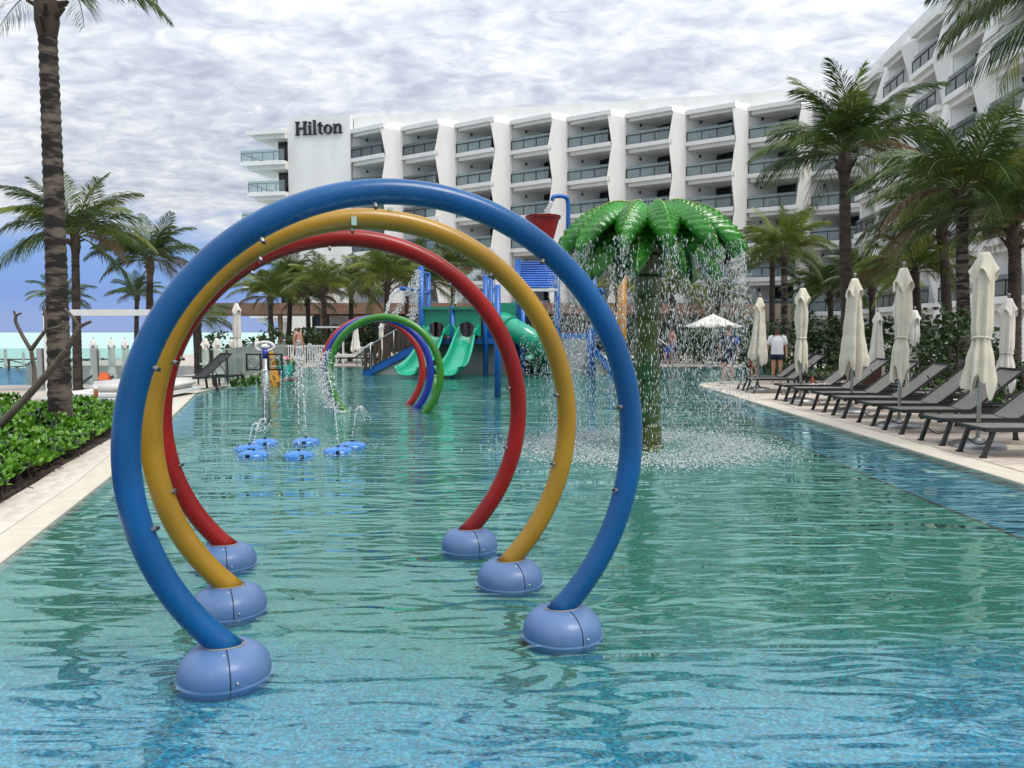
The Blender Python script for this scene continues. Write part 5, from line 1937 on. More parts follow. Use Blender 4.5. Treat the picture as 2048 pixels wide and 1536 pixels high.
for i, (px, topy, Y, z0, v, lb) in enumerate([
        (475, 604, 26.0, 0.03, 0, 'tall closed parasol inside the red arch at its left side'),
        (411, 674, 29.0, zt, 2, 'left one of two far parasols seen low inside the red arch'),
        (434, 674, 29.0, zt, 0, 'right one of two far parasols seen low inside the red arch'),
        (463, 676, 34.0, zt, 2, 'far parasol mostly hidden behind the tall one'),
        (514, 675, 33.0, 0.0 - 0.9, 2, 'parasol head behind the frosted fence'),
        (568, 679, 44.0, zt + 0.5, 2, 'left one of two parasols behind the picket fence, left of the bare-chested man'),
        (574, 678, 44.5, zt + 0.5, 0, 'right one of two parasols behind the picket fence, left of the bare-chested man'),
        (611, 678, 45.0, zt + 0.5, 2, 'first parasol right of the bare-chested man'),
        (619, 678, 45.3, zt + 0.5, 0, 'second parasol right of the bare-chested man'),
        (626, 678, 45.6, zt + 0.5, 2, 'third parasol right of the bare-chested man'),
        (633, 677, 46.0, zt + 0.5, 2, 'fourth parasol right of the bare-chested man'),
        (712, 640, 37.0, 0.02, 1, 'white closed parasol inside the small arches'),
        (763, 645, 38.0, 0.02, 2, 'narrow closed parasol behind the stair railing'),
        (187, 677, 33.0, zt, 0, 'far parasol right of the ringed trunk, left of three'),
        (223, 677, 33.0, zt, 0, 'far parasol right of the ringed trunk, middle of three'),
        (250, 677, 33.0, zt, 2, 'far parasol next to the blue arch, right of three'),
        (197, 695, 50.0, zt, 2, 'tiny far parasol peeping between the left trio'),
        (10, 693, 52.0, zt, 2, 'tiny far parasol at the left edge by the sea'),
        (46, 700, 55.0, zt, 2, 'tiny far parasol in the fork of the bare branches'),
        (88, 694, 54.0, zt, 2, 'tiny far parasol at the left side of the ringed trunk')]):
    b = P(px, 700, Y)
    parasol((b.x, Y, z0), P(px, topy, Y).z, v, 'canvas_white', rnd.uniform(0, 6), lb, gP3, s=1.0, simple=Y > 28)

# open parasol across the water
oy = 36.0
ob = P(1425, 720, oy)
op = empty('open_parasol', (ob.x, oy, 0.03))
tag(op, 'open white square parasol on the far deck right of the palm fountain', 'parasol')
tz = P(1425, 628, oy).z
hw = (P(1478, 650, oy).x - P(1372, 650, oy).x) / 2
vs = [(0, 0, tz - 0.03)]
N = 32
for r_, dz in ((0.33, 0.20), (0.66, 0.44), (1.0, 0.60)):
    for k in range(N):
        a = 2 * math.pi * k / N
        sq = 1 / max(abs(math.cos(a + math.pi / 4)), abs(math.sin(a + math.pi / 4))) * 0.80
        vs.append((r_ * hw * sq * math.cos(a), r_ * hw * sq * math.sin(a), tz - 0.03 - dz + 0.04 * math.cos(8 * a) * r_))
fs = [(0, 1 + k, 1 + (k + 1) % N) for k in range(N)]
for j in range(2):
    for k in range(N):
        fs.append((1 + j * N + k, 1 + (j + 1) * N + k, 1 + (j + 1) * N + (k + 1) % N, 1 + j * N + (k + 1) % N))
oc = MB().add(vs, fs).build('canopy', 'canvas_white', op, smooth=True)
oc.modifiers.new('Solidify', 'SOLIDIFY').thickness = 0.015
MB().tube([(0, 0, 0), (0, 0, tz)], 0.03, 10).build('pole', 'white_paint', op, smooth=True)
put('base', base_me, op)


# ================================================================ loungers
def sling_mesh(name, pts, w, m):
    """fabric panel through a side profile (x, z), sagging slightly across"""
    n, k_ = len(pts), 7
    vs, fs = [], []
    for (x, z) in pts:
        for k in range(k_):
            t = -1 + 2 * k / (k_ - 1)
            vs.append((x, t * w / 2, z - 0.018 * (1 - t * t)))
    for i in range(n - 1):
        for k in range(k_ - 1):
            a = i * k_ + k
            fs.append((a, a + k_, a + k_ + 1, a + 1))
    me = MB().add(vs, fs).mesh(name, smooth=True)
    me.materials.append(M[m])
    return me


def lounger_kit(m_s):
    W = 0.62
    seat = sling_mesh('seat', [(0.02, 0.365), (0.05, 0.385), (0.4, 0.385), (0.8, 0.383), (1.08, 0.38)], W - 0.05, m_s)
    bpts = []
    for i in range(11):
        t = i / 10
        bpts.append((1.09 + 0.80 * t - 0.05 * math.sin(math.pi * t) * 0.4, 0.385 + 0.62 * t ** 1.12))
    back = sling_mesh('backrest', bpts, W - 0.05, m_s)
    fr = MB()
    for s in (-1, 1):
        fr.bar((0.0, s * W / 2, 0.365), (1.95, s * W / 2, 0.365), 0.035, 0.055)
    fr.bar((0.01, -W / 2, 0.365), (0.01, W / 2, 0.365), 0.04, 0.04)
    fr.bar((1.93, -W / 2, 0.36), (1.93, W / 2, 0.36), 0.04, 0.04)
    fr.bar((1.08, -W / 2, 0.355), (1.08, W / 2, 0.355), 0.03, 0.03)
    frame = fr.mesh('frame')
    frame.materials.append(M['lounger_frame'])
    bf = MB()
    for s in (-1, 1):
        for (a, b) in zip(bpts[:-1], bpts[1:]):
            bf.bar((a[0], s * (W / 2 - 0.012), a[1]), (b[0], s * (W / 2 - 0.012), b[1]), 0.026, 0.035)
    bf.bar((bpts[-1][0], -W / 2, bpts[-1][1]), (bpts[-1][0], W / 2, bpts[-1][1]), 0.026, 0.035)
    bframe = bf.mesh('backrest_frame')
    bframe.materials.append(M['lounger_frame'])
    lf = MB().bar((0.14, 0, 0.355), (0.02, 0, 0.0), 0.045, 0.05).box((0.02, 0, 0.012), (0.07, 0.06, 0.024)).mesh('leg')
    lb_ = MB().bar((1.40, 0, 0.355), (1.44, 0, 0.0), 0.045, 0.05).box((1.44, 0, 0.012), (0.07, 0.06, 0.024)).mesh('leg')
    cr = MB()
    pts = [(0.09, y, 0.24 - 0.10 * (1 - (y / 0.29) ** 2)) for y in (-0.29, -0.2, -0.1, 0, 0.1, 0.2, 0.29)]
    cr.tube(pts, 0.011, 6)
    cr = cr.mesh('stretcher')
    st = MB().tube([(1.50, 0, 0.80), (1.78, 0, 0.36)], 0.011, 6).mesh('strut')
    for x in (lf, lb_, cr, st):
        x.materials.append(M['lounger_frame'])
    return seat, back, frame, bframe, lf, lb_, cr, st


KIT = lounger_kit('sling')
KITB = lounger_kit('black_sling')


def lounger(loc, rz, label, group, kit=KIT, flat=False):
    seat, back, frame, bframe, lf, lb_, cr, st = kit
    e = empty('sun_lounger', loc, rz)
    tag(e, label, 'sun lounger', group)
    put('frame', frame, e)
    put('seat', seat, e)
    b = put('backrest', back, e)
    f = put('backrest_frame', bframe, b)
    if flat:
        b.rotation_euler = (0, R(37), 0)
        v = Vector((1.09, 0, 0.385))
        b.location = v - (Matrix.Rotation(R(37), 3, 'Y') @ v)
    for s in (-1, 1):
        put('leg', lf, e, (0, s * 0.27, 0))
        put('leg', lb_, e, (0, s * 0.27, 0))
        if not flat:
            put('strut', st, b, (0, s * 0.26, 0))
    put('stretcher', cr, e)
    return e


gLo = 'grey loungers along the pool edge'
rowL = [(5.94, 9.91, 'grey sun lounger closest to the camera, cut by the right edge'),
        (6.0, 10.97, 'grey sun lounger second from the camera, its backrest at the right edge'),
        (6.05, 12.19, 'grey sun lounger third from the camera, just behind the nearest parasol'),
        (6.10, 13.25, 'grey sun lounger fourth from the camera in the front row'),
        (6.12, 14.42, 'grey sun lounger fifth from the camera, right of the tied parasol pole'),
        (6.16, 15.46, 'grey sun lounger sixth from the camera in the front row'),
        (6.19, 16.78, 'grey sun lounger seventh from the camera, near the wooden bin'),
        (6.22, 17.85, 'grey sun lounger with bottle and towel on it'),
        (6.26, 20.25, 'grey sun lounger second from the far end of the front row'),
        (6.28, 21.20, 'grey sun lounger at the far end of the front row, by the spray')]
for i, (x, y, lb) in enumerate(rowL):
    lounger((x, y, 0.016), R(rnd.uniform(-3.5, 3.5)), lb, gLo)
gLo2 = 'grey loungers in the rear row'
for i, (px, py, Y, rz, fl, lb) in enumerate([
        (1985, 790, 12.6, 4, True, 'flat rear lounger at the right edge, front one'), (1975, 780, 13.6, 4, True, 'flat rear lounger at the right edge, behind the other flat one'),
        (1822, 730, 16.6, 2, False, 'raised rear lounger behind the fourth parasol'), (1862, 735, 15.7, 0, False, 'raised rear lounger left of the pale palm trunk'),
        (1790, 728, 18.0, 0, False, 'raised rear lounger behind the tied parasol'), (1745, 742, 19.0, 0, True, 'flat rear lounger behind the wooden bin')]):
    b = P(px, 740, Y)
    lounger((b.x - 0.3, Y, -0.010), R(rz), lb, gLo2, flat=fl)
gLo3 = 'dark loungers on the left'
for (px, Y, z0, rz, lb) in [(30, 21.0, -0.6, 30, 'black lounger left of the white daybed post'), (62, 20.0, -0.6, 30, 'black lounger just before the white daybed post'), (322, 20.6, -0.01, 50, 'black lounger inside the yellow and red arch at the left'),
                            (15, 57, -1.3, 40, 'far black lounger at the left edge by the railing'), (95, 57, -1.3, 40, 'far black lounger behind the ringed trunk'), (212, 57, -1.3, 40, 'far black lounger among the left parasols'), (232, 57, -1.3, 40, 'far black lounger right of the left parasols'), (150, 56, -1.3, 40, 'far black lounger right behind the dark palm trunk')]:
    b = P(px, 740, Y)
    lounger((b.x, Y, z0), R(rz), lb, gLo3, kit=KITB)

# white daybed lounger inside the small arches
lb0 = P(672, 720, 36.5)
lounger((lb0.x - 0.2, 36.6, 0.02), R(8), 'pale lounger with white cushion seen inside the small arches', 'pale loungers', flat=False)
cu = MB().prism([(0.05, 0.42), (1.1, 0.42), (1.95, 1.02), (1.90, 1.12), (1.05, 0.55), (0.05, 0.55)], -0.3, 0.3, axis=1).build('cushion', 'cushion', at=(lb0.x - 0.2, 36.6, 0.02))
tag(cu, 'white cushion lying on the pale lounger inside the small arches', 'cushion')

# ================================================================ left side: daybed, glass fence, railing
dbx0, dby = P(97, 700, 18.0).x, 18.0
dbx1 = P(330, 700, 18.0).x
db0 = empty('daybed', ((dbx0 + dbx1) / 2, 18.6, 0.02))
tag(db0, 'white framed daybed with thick pale mattress behind the ringed palm trunk', 'daybed')
OGD = Vector(db0.location)
zb = P(200, 626, 18.0).z
for x in (dbx0, dbx1):
    for y in (18.0,):
        MB().box((x, y, zb / 2), (0.13, 0.13, zb)).build('post', 'white_paint', db0, org=OGD)
for y in (18.0,):
    MB().box(((dbx0 + dbx1) / 2, y, zb + 0.01), (dbx1 - dbx0 + 0.13, 0.13, 0.14)).build('beam', 'white_paint', db0, org=OGD)
MB().box(((dbx0 + dbx1) / 2, 19.1, 0.13), (dbx1 - dbx0 - 0.2, 2.2, 0.08)).build('platform', 'white_paint', db0, org=OGD)


def rounded_box(name, c, s, m, r=0.06, parent=None, org=None):
    bm = bmesh.new()
    bmesh.ops.create_cube(bm, size=1)
    for v in bm.verts:
        v.co = Vector((v.co.x * s[0], v.co.y * s[1], v.co.z * s[2]))
    bmesh.ops.bevel(bm, geom=list(bm.edges), offset=r, segments=3, affect='EDGES')
    me = bpy.data.meshes.new(name)
    bm.to_mesh(me)
    bm.free()
    me.materials.append(M[m])
    me.polygons.foreach_set('use_smooth', [True] * len(me.polygons))
    o = bpy.data.objects.new(name, me)
    COL.objects.link(o)
    if parent:
        o.parent = parent
        o.location = Vector(c) - Vector(org)
    else:
        o.location = c
    return o


rounded_box('mattress', ((dbx0 + dbx1) / 2 + 0.3, 19.2, 0.30), (dbx1 - dbx0 - 0.9, 1.9, 0.26), 'cushion', 0.09, db0, OGD)
bt_ = P(192, 792, 17.6)
e = empty('drink_bottle', (bt_.x, 17.6, P(192, 796, 17.6).z))
tag(e, 'small amber drink bottle before the daybed mattress', 'bottle')
MB().lathe([(0.0, 0), (0.045, 0), (0.047, 0.16), (0.03, 0.19), (0.03, 0.2)], 14).build('body', 'amber', e, smooth=True)
MB().lathe([(0.03, 0.2), (0.046, 0.21), (0.044, 0.27), (0.0, 0.275)], 14).build('cap', 'white_paint', e, smooth=True)
st_t = MB().box(((bt_.x - 0.1), 17.7, bt_.z - 0.09), (2.4, 0.5, 0.05)).box((bt_.x - 0.1, 17.7, (bt_.z - 0.1) / 2), (2.2, 0.4, bt_.z - 0.12)).build('low_table', 'grey_paint')
tag(st_t, 'low grey ledge table along the front of the daybed', 'table')
cd = P(206, 758, 18.9)
o = MB().add([(-0.14, 0, 0), (0.14, 0, 0), (0.10, 0.07, 0.18), (-0.10, 0.07, 0.18), (-0.14, 0.16, 0), (0.14, 0.16, 0), (-0.14, 0.006, 0), (0.14, 0.006, 0)], [(0, 1, 2, 3), (3, 2, 5, 4)]).build('tent_card', 'orange_card', at=(cd.x, 18.9, 0.435))
tag(o, 'small orange tent card standing on the daybed mattress', 'card')


def glass_fence(name, pts, z0, h, label, pane_m, post_m='grey_paint', panes=4, post_w=0.07, post_h=None):
    a, b = Vector(pts[0]), Vector(pts[1])
    e = empty(name, (a.x, a.y, z0))
    tag(e, label, 'fence')
    og = Vector((a.x, a.y, z0))
    d = (b - a) / panes
    for i in range(panes + 1):
        p = a + d * i
        MB().box((p.x, p.y, z0 + (post_h or h) / 2), (post_w, post_w, post_h or h)).build('post', post_m, e, org=og)
    for i in range(panes):
        p, q = a + d * (i + 0.02), a + d * (i + 0.98)
        mb = MB().bar((p.x, p.y, z0 + h / 2 + 0.05), (q.x, q.y, z0 + h / 2 + 0.05), 0.016, h - 0.1)
        mb.build('glass_pane', pane_m, e, org=og)
    return e


fy = 21.5
glass_fence('glass_fence', [(P(-30, 700, fy).x, fy), (P(300, 700, fy).x, fy)], 0.02, 1.14, 'clear glass fence with grey posts behind the daybed on the left', 'clear_glass', panes=3, post_w=0.13)
a, b = P(470, 760, 23.5), P(585, 700, 34.5)
glass_fence('frosted_fence', [(a.x - 0.2, 23.2), (b.x - 0.3, 34.5)], 0.02, 1.10, 'frosted glass fence running along the coping inside the red arch', 'frosted_glass', panes=9, post_w=0.05)
a = P(470, 760, 23.2)
glass_fence('clear_fence', [(P(395, 700, 23.3).x, 23.3), (a.x - 0.22, 23.2)], 0.02, 1.05, 'clear glass fence with dark posts left of the frosted one', 'clear_glass', 'dark_metal', panes=2, post_w=0.04)

# white picket fence by the bare-chested man
fa, fb = P(572, 700, 36.2), P(672, 700, 36.2)
pk = empty('picket_fence', (fa.x, 36.2, 0.02))
tag(pk, 'white picket fence behind the bare-chested man', 'fence')
npk = 22
for i in range(npk):
    x = lerp(fa.x, fb.x, i / (npk - 1))
    MB().box((x - fa.x, 0, 0.50), (0.045, 0.03, 1.0)).build('picket', 'white_paint', pk)
for z in (0.95, 0.12):
    MB().box(((fb.x - fa.x) / 2, 0.04, z), (fb.x - fa.x, 0.04, 0.06)).build('rail', 'white_paint', pk)
# white frame standing near the small arches
wf0, wf1 = P(645, 660, 39.5), P(672, 660, 39.5)
wf = empty('white_frame', ((wf0.x + wf1.x) / 2, 39.5, 0.02))
tag(wf, 'white rectangular cabana frame just left of the small arches', 'frame')
hwf = P(650, 655, 39.5).z
for s in (-1, 1):
    MB().box((s * 0.7, 0, hwf / 2), (0.09, 0.09, hwf)).build('post', 'white_paint', wf)
MB().box((0, 0, hwf), (1.49, 0.09, 0.09)).build('beam', 'white_paint', wf)
# rustic railing by the sea
rg = empty('beach_railing', (-40, 59.6, -1.35))
tag(rg, 'brown wooden railing with crossed braces before the sea', 'railing')
for i in range(14):
    x = -20 + i * 3.0
    MB().box((x, 0, 0.45), (0.14, 0.14, 0.95)).build('post', 'rail_wood', rg)
    if i < 13:
        MB().bar((x, 0, 0.88), (x + 3, 0, 0.88), 0.09, 0.09).build('rail', 'rail_wood', rg)
        MB().bar((x, -0.04, 0.08), (x + 3, -0.04, 0.84), 0.07, 0.07).build('brace', 'rail_wood', rg)
        MB().bar((x, 0.04, 0.84), (x + 3, 0.04, 0.08), 0.07, 0.07).build('brace', 'rail_wood', rg)
# white ledge of the lower terrace
o = MB().box((P(445, 700, 29).x, 29, 0.43), (1.5, 0.6, 0.07)).box((P(445, 700, 29).x, 29, -0.4), (1.2, 0.4, 1.6)).build('serving_ledge', 'white_paint')
tag(o, 'white ledge beyond the clear glass fence, below the small round tree', 'ledge')
sd_ = P(441, 750, 22.0)
sdt = empty('side_table', (sd_.x, 22.6, 0.02))
tag(sdt, 'small dark side table at the end of the clear glass fence', 'table')
MB().box((0, 0, 0.33), (0.75, 0.45, 0.04)).build('table_top', 'dark_metal', sdt)
for sx in (-1, 1):
    for sy in (-1, 1):
        MB().box((0.34 * sx, 0.19 * sy, 0.155), (0.05, 0.05, 0.31)).build('leg', 'dark_metal', sdt)
# yellow spotted splash slide at the coping
ys = P(538, 765, 23.2)
o = MB().lathe([(0.42, -0.06), (0.38, 0.10), (0.30, 0.40), (0.20, 0.75), (0.16, 0.95), (0.14, 1.05), (0.0, 1.08)], 20, (0, 0, 0), 0.85, 0.6).build('giraffe_sprayer', 'spotted', at=(ys.x - 0.1, 23.6, 0.02), smooth=True)
o.name = 'spotted_sprayer'
tag(o, 'orange spotted water toy on the coping behind the goggle post', 'water toy')

# ================================================================ right deck: bin, stone edging, things on the lounger
wb = P(1735, 760, 18.3)
bin_ = empty('wooden_bin', (wb.x - 0.05, 18.3, -0.01))
tag(bin_, 'dark wooden slatted bin with pale corner posts behind the third parasol', 'bin')
for sx in (-1, 1):
    for sy in (-1, 1):
        MB().box((0.27 * sx, 0.27 * sy, 0.42), (0.07, 0.07, 0.84)).build('corner_post', 'deck_far', bin_)
for i in range(6):
    t = -0.20 + 0.08 * i
    MB().box((t, -0.27, 0.42), (0.074, 0.03, 0.76)).build('plank', 'wood_dark', bin_)
    MB().box((-0.27, t, 0.42), (0.03, 0.074, 0.76)).build('plank', 'wood_dark', bin_)
    MB().box((t, 0.27, 0.42), (0.074, 0.03, 0.76)).build('plank', 'wood_dark', bin_)
    MB().box((0.27, t, 0.42), (0.03, 0.074, 0.76)).build('plank', 'wood_dark', bin_)
MB().box((0, 0, 0.845), (0.62, 0.62, 0.03)).build('lid', 'dark_metal', bin_)
for i, (px, Y, ln, lb) in enumerate([(1660, 26.0, 2.6, 'low stone edging of the far planting bed'), (1765, 21.2, 2.2, 'low stone edging behind the wooden bin'), (1905, 15.2, 1.5, 'low pale stone edging between the rear loungers')]):
    b = P(px, 700, Y)
    e = empty('stone_edging', (b.x, Y, 0.02))
    tag(e, lb, 'edging', 'stone edging of the beds')
    k = int(ln / 0.5)
    for j in range(k):
        rounded_box('edging_stone', (b.x - ln / 2 + 0.25 + j * 0.5, Y, 0.15), (0.49, 0.22, 0.26), 'stone', 0.015, e, (b.x, Y, 0.02))
bx, by_ = 7.05, 17.85
e = empty('drink_bottle', (bx - 0.05, by_ + 0.05, 0.395))
tag(e, 'small bottle with dark drink standing on the grey lounger', 'bottle')
MB().lathe([(0.0, 0), (0.036, 0), (0.038, 0.12), (0.015, 0.17), (0.015, 0.2), (0, 0.2)], 12).build('body', 'amber', e, smooth=True)
MB().lathe([(0.016, 0.185), (0.018, 0.215), (0, 0.217)], 10).build('cap', 'green_paint', e)
tw_ = MB()
rr = random.Random(4)
nn_ = 14
vs = [(0.5 * i / nn_ - 0.25, 0.3 * j / nn_ - 0.15, 0.03 + 0.06 * noise.noise(Vector((i * 0.5, j * 0.5, 2)))) for i in range(nn_ + 1) for j in range(nn_ + 1)]
fs = [(i * (nn_ + 1) + j, (i + 1) * (nn_ + 1) + j, (i + 1) * (nn_ + 1) + j + 1, i * (nn_ + 1) + j + 1) for i in range(nn_) for j in range(nn_)]
o = tw_.add(vs, fs).build('towel', 'floral', at=(bx + 0.02, by_ - 0.1, 0.37), smooth=True)
tag(o, 'crumpled pink and white towel on the grey lounger with the bottle', 'towel')
# pool handrails
for i, (px, Y, lb) in enumerate([(716, 34.0, 'steel pool handrail left of the stairs'), ]):
    b = P(px, 700, Y)
    o = MB().tube(smooth_path([(b.x, Y, -0.3), (b.x, Y, 0.75), (b.x + 0.15, Y + 0.1, 0.92), (b.x + 0.5, Y + 0.4, 0.85), (b.x + 0.6, Y + 0.5, 0.02)], 5), 0.022, 8).build('handrail', 'steel', smooth=True)
    tag(o, lb, 'handrail')
b = P(1300, 700, 27.5)
o = empty('mesh_barrier', (b.x, 27.5, 0))
tag(o, 'slanting steel handrail with mesh beside the fountain trunk, across the water', 'handrail')
ha, hb = P(1308, 670, 27.5) - b, P(1345, 700, 27.5) - b
ha.y = hb.y = 0
ha.z, hb.z = P(1308, 670, 27.5).z, P(1345, 700, 27.5).z
MB().tube([ha, hb, (hb.x, 0, -0.2)], 0.022, 8).build('rail', 'steel', o, smooth=True)
for i in range(9):
    t = i / 8
    p = ha.lerp(hb, t)
    MB().tube([p, (p.x, 0, -0.2)], 0.008, 5).build('baluster', 'dark_metal', o)


# ================================================================ people
def skin_obj(name, joints, edges, m, parent, subd=2):
    """joints: list of (pos, radius); one continuous skinned surface"""
    me = bpy.data.meshes.new(name)
    me.from_pydata([j[0] for j in joints], edges, [])
    me.materials.append(M[m])
    o = bpy.data.objects.new(name, me)
    COL.objects.link(o)
    o.parent = parent
    md = o.modifiers.new('Skin', 'SKIN')
    md.use_smooth_shade = True
    sv = me.skin_vertices[0].data
    for i, j in enumerate(joints):
        r = j[1]
        sv[i].radius = r if isinstance(r, tuple) else (r, r)
    sv[0].use_root = True
    sub = o.modifiers.new('Subdivision', 'SUBSURF')
    sub.levels = sub.render_levels = subd
    return o


def person(loc, rz, h, label, skin='skin', top=None, bottom='navy', belly=0.0, arms=((0.03, -0.02), (0.03, -0.02)), stride=0.0, hair='hair', glasses=True, sit=False, bottom_len=0.55, extra=None):
    """facing local -y"""
    e = empty('person', loc, rz)
    tag(e, label, 'person')
    k = h / 1.75
    J, E, idx = [], [], {}

    def jt(n, x, y, z, r, par=None):
        idx[n] = len(J)
        J.append(((x * k, y * k, z * k), r * k if not isinstance(r, tuple) else tuple(q * k for q in r)))
        if par:
            E.append((idx[par], idx[n]))
    dz = -0.55 if sit else 0.0
    jt('pelvis', 0, 0.02, 0.96 + dz, (0.155, 0.115))
    jt('waist', 0, -0.01 - belly * 0.4, 1.10 + dz, (0.145 + belly * 0.5, 0.11 + belly), 'pelvis')
    jt('chest', 0, 0.0, 1.30 + dz, (0.165, 0.115), 'waist')
    jt('collar', 0, 0.01, 1.43 + dz, (0.11, 0.075), 'chest')
    jt('neck', 0, 0.0, 1.52 + dz, 0.055, 'collar')
    jt('jaw', 0, -0.02, 1.585 + dz, (0.068, 0.080), 'neck')
    jt('skull', 0, 0.0, 1.67 + dz, (0.078, 0.095), 'jaw')
    jt('crown', 0, 0.0, 1.735 + dz, (0.05, 0.06), 'skull')
    jt('nose', 0, -0.118, 1.625 + dz, 0.012, 'jaw')
    for s, nm, (ax, ay) in ((-1, 'l', arms[0]), (1, 'r', arms[1])):
        jt(nm + 'ear', s * 0.085, 0.0, 1.63 + dz, 0.012, 'skull')
        jt(nm + 'sh', s * 0.185, 0.01, 1.41 + dz, 0.062, 'collar')
        jt(nm + 'el', s * (0.235 + ax), 0.02 + ay * 0.3, 1.13 + dz, 0.043, nm + 'sh')
        jt(nm + 'wr', s * (0.25 + ax), -0.06 + ay, 0.89 + dz, 0.029, nm + 'el')
        jt(nm + 'pa', s * (0.25 + ax), -0.075 + ay, 0.82 + dz, (0.024, 0.036), nm + 'wr')
        for q in range(4):
            yy = -0.075 + ay - 0.033 + 0.022 * q
            L_ = (0.055, 0.068, 0.064, 0.048)[q]
            jt('%sf%d' % (nm, q), s * (0.25 + ax), yy, 0.80 + dz - L_ * 0.6, 0.0085, nm + 'pa')
            jt('%sg%d' % (nm, q), s * (0.243 + ax), yy, 0.80 + dz - L_ * 1.2, 0.007, '%sf%d' % (nm, q))
        jt(nm + 'th', s * (0.235 + ax), -0.13 + ay, 0.815 + dz, 0.0095, nm + 'pa')
        st_ = stride * s
        jt(nm + 'hip', s * 0.092, 0.02, 0.88 + dz, 0.098, 'pelvis')
        if sit:
            jt(nm + 'kn', s * 0.13, -0.42, 0.50, 0.062, nm + 'hip')
            jt(nm + 'an', s * 0.13, -0.50, 0.06, 0.042, nm + 'kn')
            jt(nm + 'to', s * 0.14, -0.66, 0.03, 0.033, nm + 'an')
        else:
            jt(nm + 'kn', s * 0.10, -0.02 - st_ * 0.5, 0.50, 0.062, nm + 'hip')
            jt(nm + 'ca', s * 0.105, 0.02 - st_ * 0.75, 0.34, 0.055, nm + 'kn')
            jt(nm + 'an', s * 0.105, 0.03 - st_, 0.08, 0.036, nm + 'ca')
            jt(nm + 'to', s * 0.125, -0.14 - st_, 0.03, 0.034, nm + 'an')
    skin_obj('body', J, E, skin, e)

    def at(n):
        return Vector(J[idx[n]][0])
    def loft(mb, rings, n=22):
        vs, fs = [], []
        for (c_, rx, ry) in rings:
            for q in range(n):
                a = 2 * math.pi * q / n
                fold = 1 + 0.025 * math.sin(7 * a + 9 * c_[2])
                vs.append((c_[0] + rx * fold * math.cos(a), c_[1] + ry * fold * math.sin(a), c_[2]))
        for i in range(len(rings) - 1):
            for q in range(n):
                fs.append((i * n + q, i * n + (q + 1) % n, (i + 1) * n + (q + 1) % n, (i + 1) * n + q))
        mb.add(vs, fs)
    if top:
        mb = MB()
        pv, wv, cv_, co, nk = at('pelvis'), at('waist'), at('chest'), at('collar'), at('neck')
        up = Vector((0, 0, 1)) * k
        loft(mb, [(pv - up * 0.05, 0.195 * k, 0.150 * k + belly * k), (pv, 0.190 * k, 0.150 * k + belly * k), (wv, 0.180 * k, 0.145 * k + belly * k), (cv_, 0.198 * k, 0.148 * k), (co - up * 0.02, 0.190 * k, 0.125 * k), (co + up * 0.03, 0.13 * k, 0.095 * k), (nk - up * 0.035, 0.072 * k, 0.072 * k)])
        for s in ('l', 'r'):
            sh, el = at(s + 'sh'), at(s + 'el')
            mb.tube([lerp(sh, co, 0.35) + up * 0.015, sh + up * 0.01, lerp(sh, el, 0.35), lerp(sh, el, 0.72)], [0.085 * k, 0.085 * k, 0.082 * k, 0.080 * k], 14)
        mb.build('shirt', top, e, smooth=True)
    if bottom:
        mb = MB()
        pv = at('pelvis')
        up = Vector((0, 0, 1)) * k
        loft(mb, [(pv + up * 0.07, 0.170 * k, 0.132 * k), (pv, 0.182 * k, 0.140 * k), (pv - up * 0.07, 0.192 * k, 0.142 * k), (pv - up * 0.13, 0.188 * k, 0.135 * k)])
        for s in ('l', 'r'):
            hp, kn = at(s + 'hip'), at(s + 'kn')
            mb.tube([hp + up * 0.02, lerp(hp, kn, bottom_len * 0.5), lerp(hp, kn, bottom_len)], [0.105 * k, 0.108 * k, 0.106 * k], 16)
        mb.build('shorts', bottom, e, smooth=True)
    c = at('skull')
    if hair:
        hb_ = MB()
        nn, mm_ = 18, 8
        vs, fs = [], []
        for i in range(mm_ + 1):
            t = i / mm_ * 0.60 * math.pi
            for q in range(nn):
                a = 2 * math.pi * q / nn
                front = max(0.0, -math.sin(a))
                tt = t * (1 - 0.32 * front)
                vs.append((c.x + 0.094 * k * math.sin(tt) * math.cos(a), c.y + 0.008 * k + 0.110 * k * math.sin(tt) * math.sin(a), c.z + 0.005 * k + 0.100 * k * math.cos(tt)))
        for i in range(mm_):
            for q in range(nn):
                fs.append((i * nn + q, (i + 1) * nn + q, (i + 1) * nn + (q + 1) % nn, i * nn + (q + 1) % nn))
        hb_.add(vs, fs).build('hair', hair, e, smooth=True)
    if glasses:
        MB().box((c.x, c.y - 0.104 * k, c.z - 0.035 * k), (0.145 * k, 0.025 * k, 0.038 * k)).box((c.x - 0.078 * k, c.y - 0.05 * k, c.z - 0.03 * k), (0.008, 0.10 * k, 0.012)).box((c.x + 0.078 * k, c.y - 0.05 * k, c.z - 0.03 * k), (0.008, 0.10 * k, 0.012)).build('sunglasses', 'dark_metal', e)
    else:
        for s in (-1, 1):
            MB().ball((c.x + s * 0.03 * k, c.y - 0.090 * k, c.z - 0.03 * k), 0.012 * k, 8, 6).build('eye', 'hair', e)
    MB().box((c.x, c.y - 0.100 * k, c.z - 0.105 * k), (0.045 * k, 0.012 * k, 0.010 * k)).build('mouth', 'lip', e)
    return e, at, k


# man in the white shirt
g = G(1553, 764, 0.05)
pe, at, k = person((g.x, g.y, 0.0), R(-22), 1.77, 'man in white t-shirt, navy shorts and sunglasses standing on the right deck', top='tee_white', bottom='navy', bottom_len=0.38, arms=((0.05, 0.0), (0.03, 0.03)))
MB().lathe([(0.075, 0), (0.082, 0.02), (0.07, 0.05), (0.05, 0.055)], 14, at('jaw') + Vector((0, -0.005, -0.045)), 0.95, 1.15).build('beard', 'hair', pe, smooth=True)
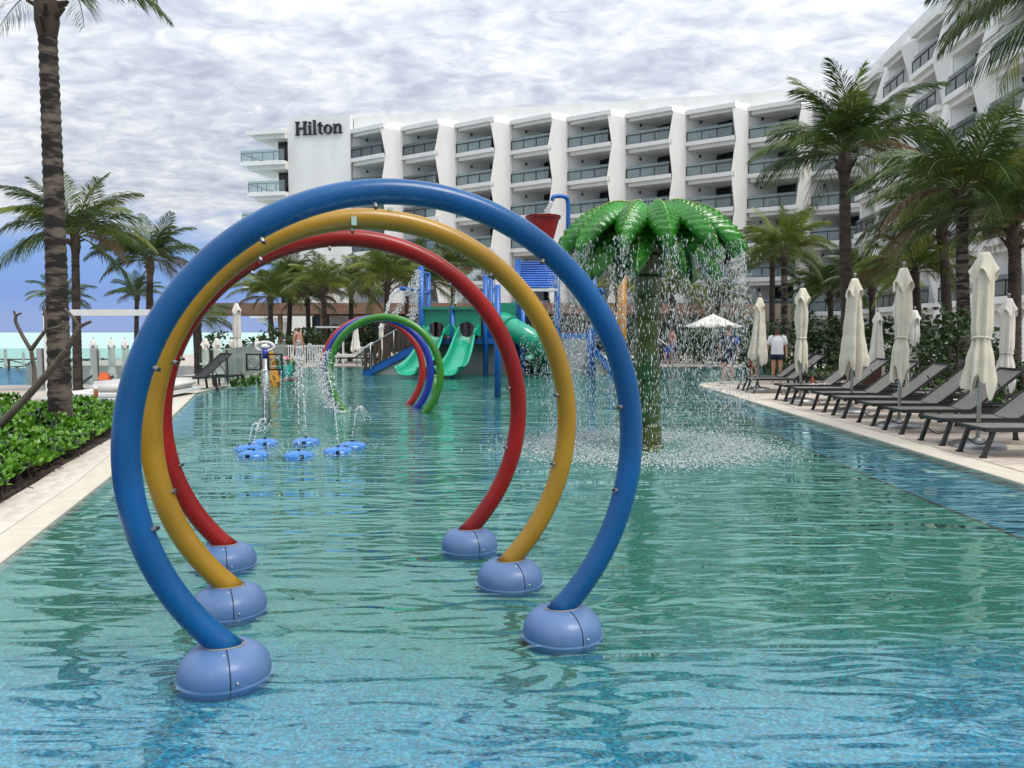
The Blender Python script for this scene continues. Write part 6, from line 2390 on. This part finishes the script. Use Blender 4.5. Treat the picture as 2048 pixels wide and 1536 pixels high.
# bare-chested man beyond the pool
b = P(597, 700, 34.5)
pe, at, k = person((b.x, 36.6 - 2.1, 0.04), R(62), 1.84, 'bare-chested bald man with sunglasses in pale patterned shorts, facing right', top=None, bottom='floral', belly=0.045, hair=None, bottom_len=0.85, arms=((0.02, 0.02), (0.02, 0.02)))
MB().lathe([(0.075, 0), (0.084, 0.02), (0.072, 0.05), (0.05, 0.055)], 14, at('jaw') + Vector((0, -0.005, -0.045)), 0.95, 1.15).build('beard', 'hair', pe, smooth=True)
# walker behind the falling water
b = P(1394, 700, 32.0)
person((b.x, 37.0, 0.04), R(-70), 1.80, 'bare-chested person walking left behind the curtain of water', top=None, bottom='royal', stride=0.16, glasses=False, bottom_len=0.4)
b = P(1494, 700, 22.2)
pe, at, k = person((b.x, 24.1, 0.04), R(170), 1.78, 'person in dark shirt and navy shorts with blue bag, behind the far parasol', top='navy', bottom='navy', bottom_len=0.75)
MB().ball((-0.24, 0.06, 1.28), 0.13, 12, 8, (0.8, 0.7, 1.15)).build('shoulder_bag', 'royal', pe, smooth=True)
b = P(1512, 700, 24.6)
pe, at, k = person((b.x, 24.75, 0.04), R(160), 1.2, 'child in red beside the person with the blue bag', top='bucket_red', bottom='bucket_red', glasses=False)
# bather sitting at the coping
b = P(566, 740, 26.0)
pe, at, k = person((b.x + 0.05, 26.2, -0.40), R(55), 1.70, 'seated bather in teal top and pink cap on the coping behind the goggle post', skin='skin_dark', top='teal_cloth', bottom='floral', sit=True, glasses=False)
c = at('crown')
MB().lathe([(0.0, 0.05), (0.07, 0.04), (0.105, -0.02), (0.11, -0.06)], 16, c).box(c + Vector((0, -0.14, -0.05)), (0.15, 0.12, 0.015)).build('cap', 'pink', pe, smooth=True)
# sitters under and beside the open parasol
for (px, Y, rz, top_, lb) in [(1340, 37.0, 20, 'royal', 'seated person in blue left of the walker, behind the water curtain'), (1455, 36.5, -30, None, 'bare-shouldered person sitting right of the open parasol pole')]:
    b = P(px, 700, Y)
    person((b.x, Y, 0.02), R(rz), 1.7, lb, top=top_, bottom='navy', sit=True, glasses=False)
# swimmers in the lower pool
for (px, Y, top_, sk, lb) in [(211, 38, 'pink', 'skin', 'bather in pink in the lower pool right of the ringed trunk'), (230, 39, None, 'skin_dark', 'dark haired bather in the lower pool between the parasols')]:
    b = P(px, 700, Y)
    person((b.x, Y, -2.1), R(30), 1.7, lb, skin=sk, top=top_, bottom='navy', glasses=False)
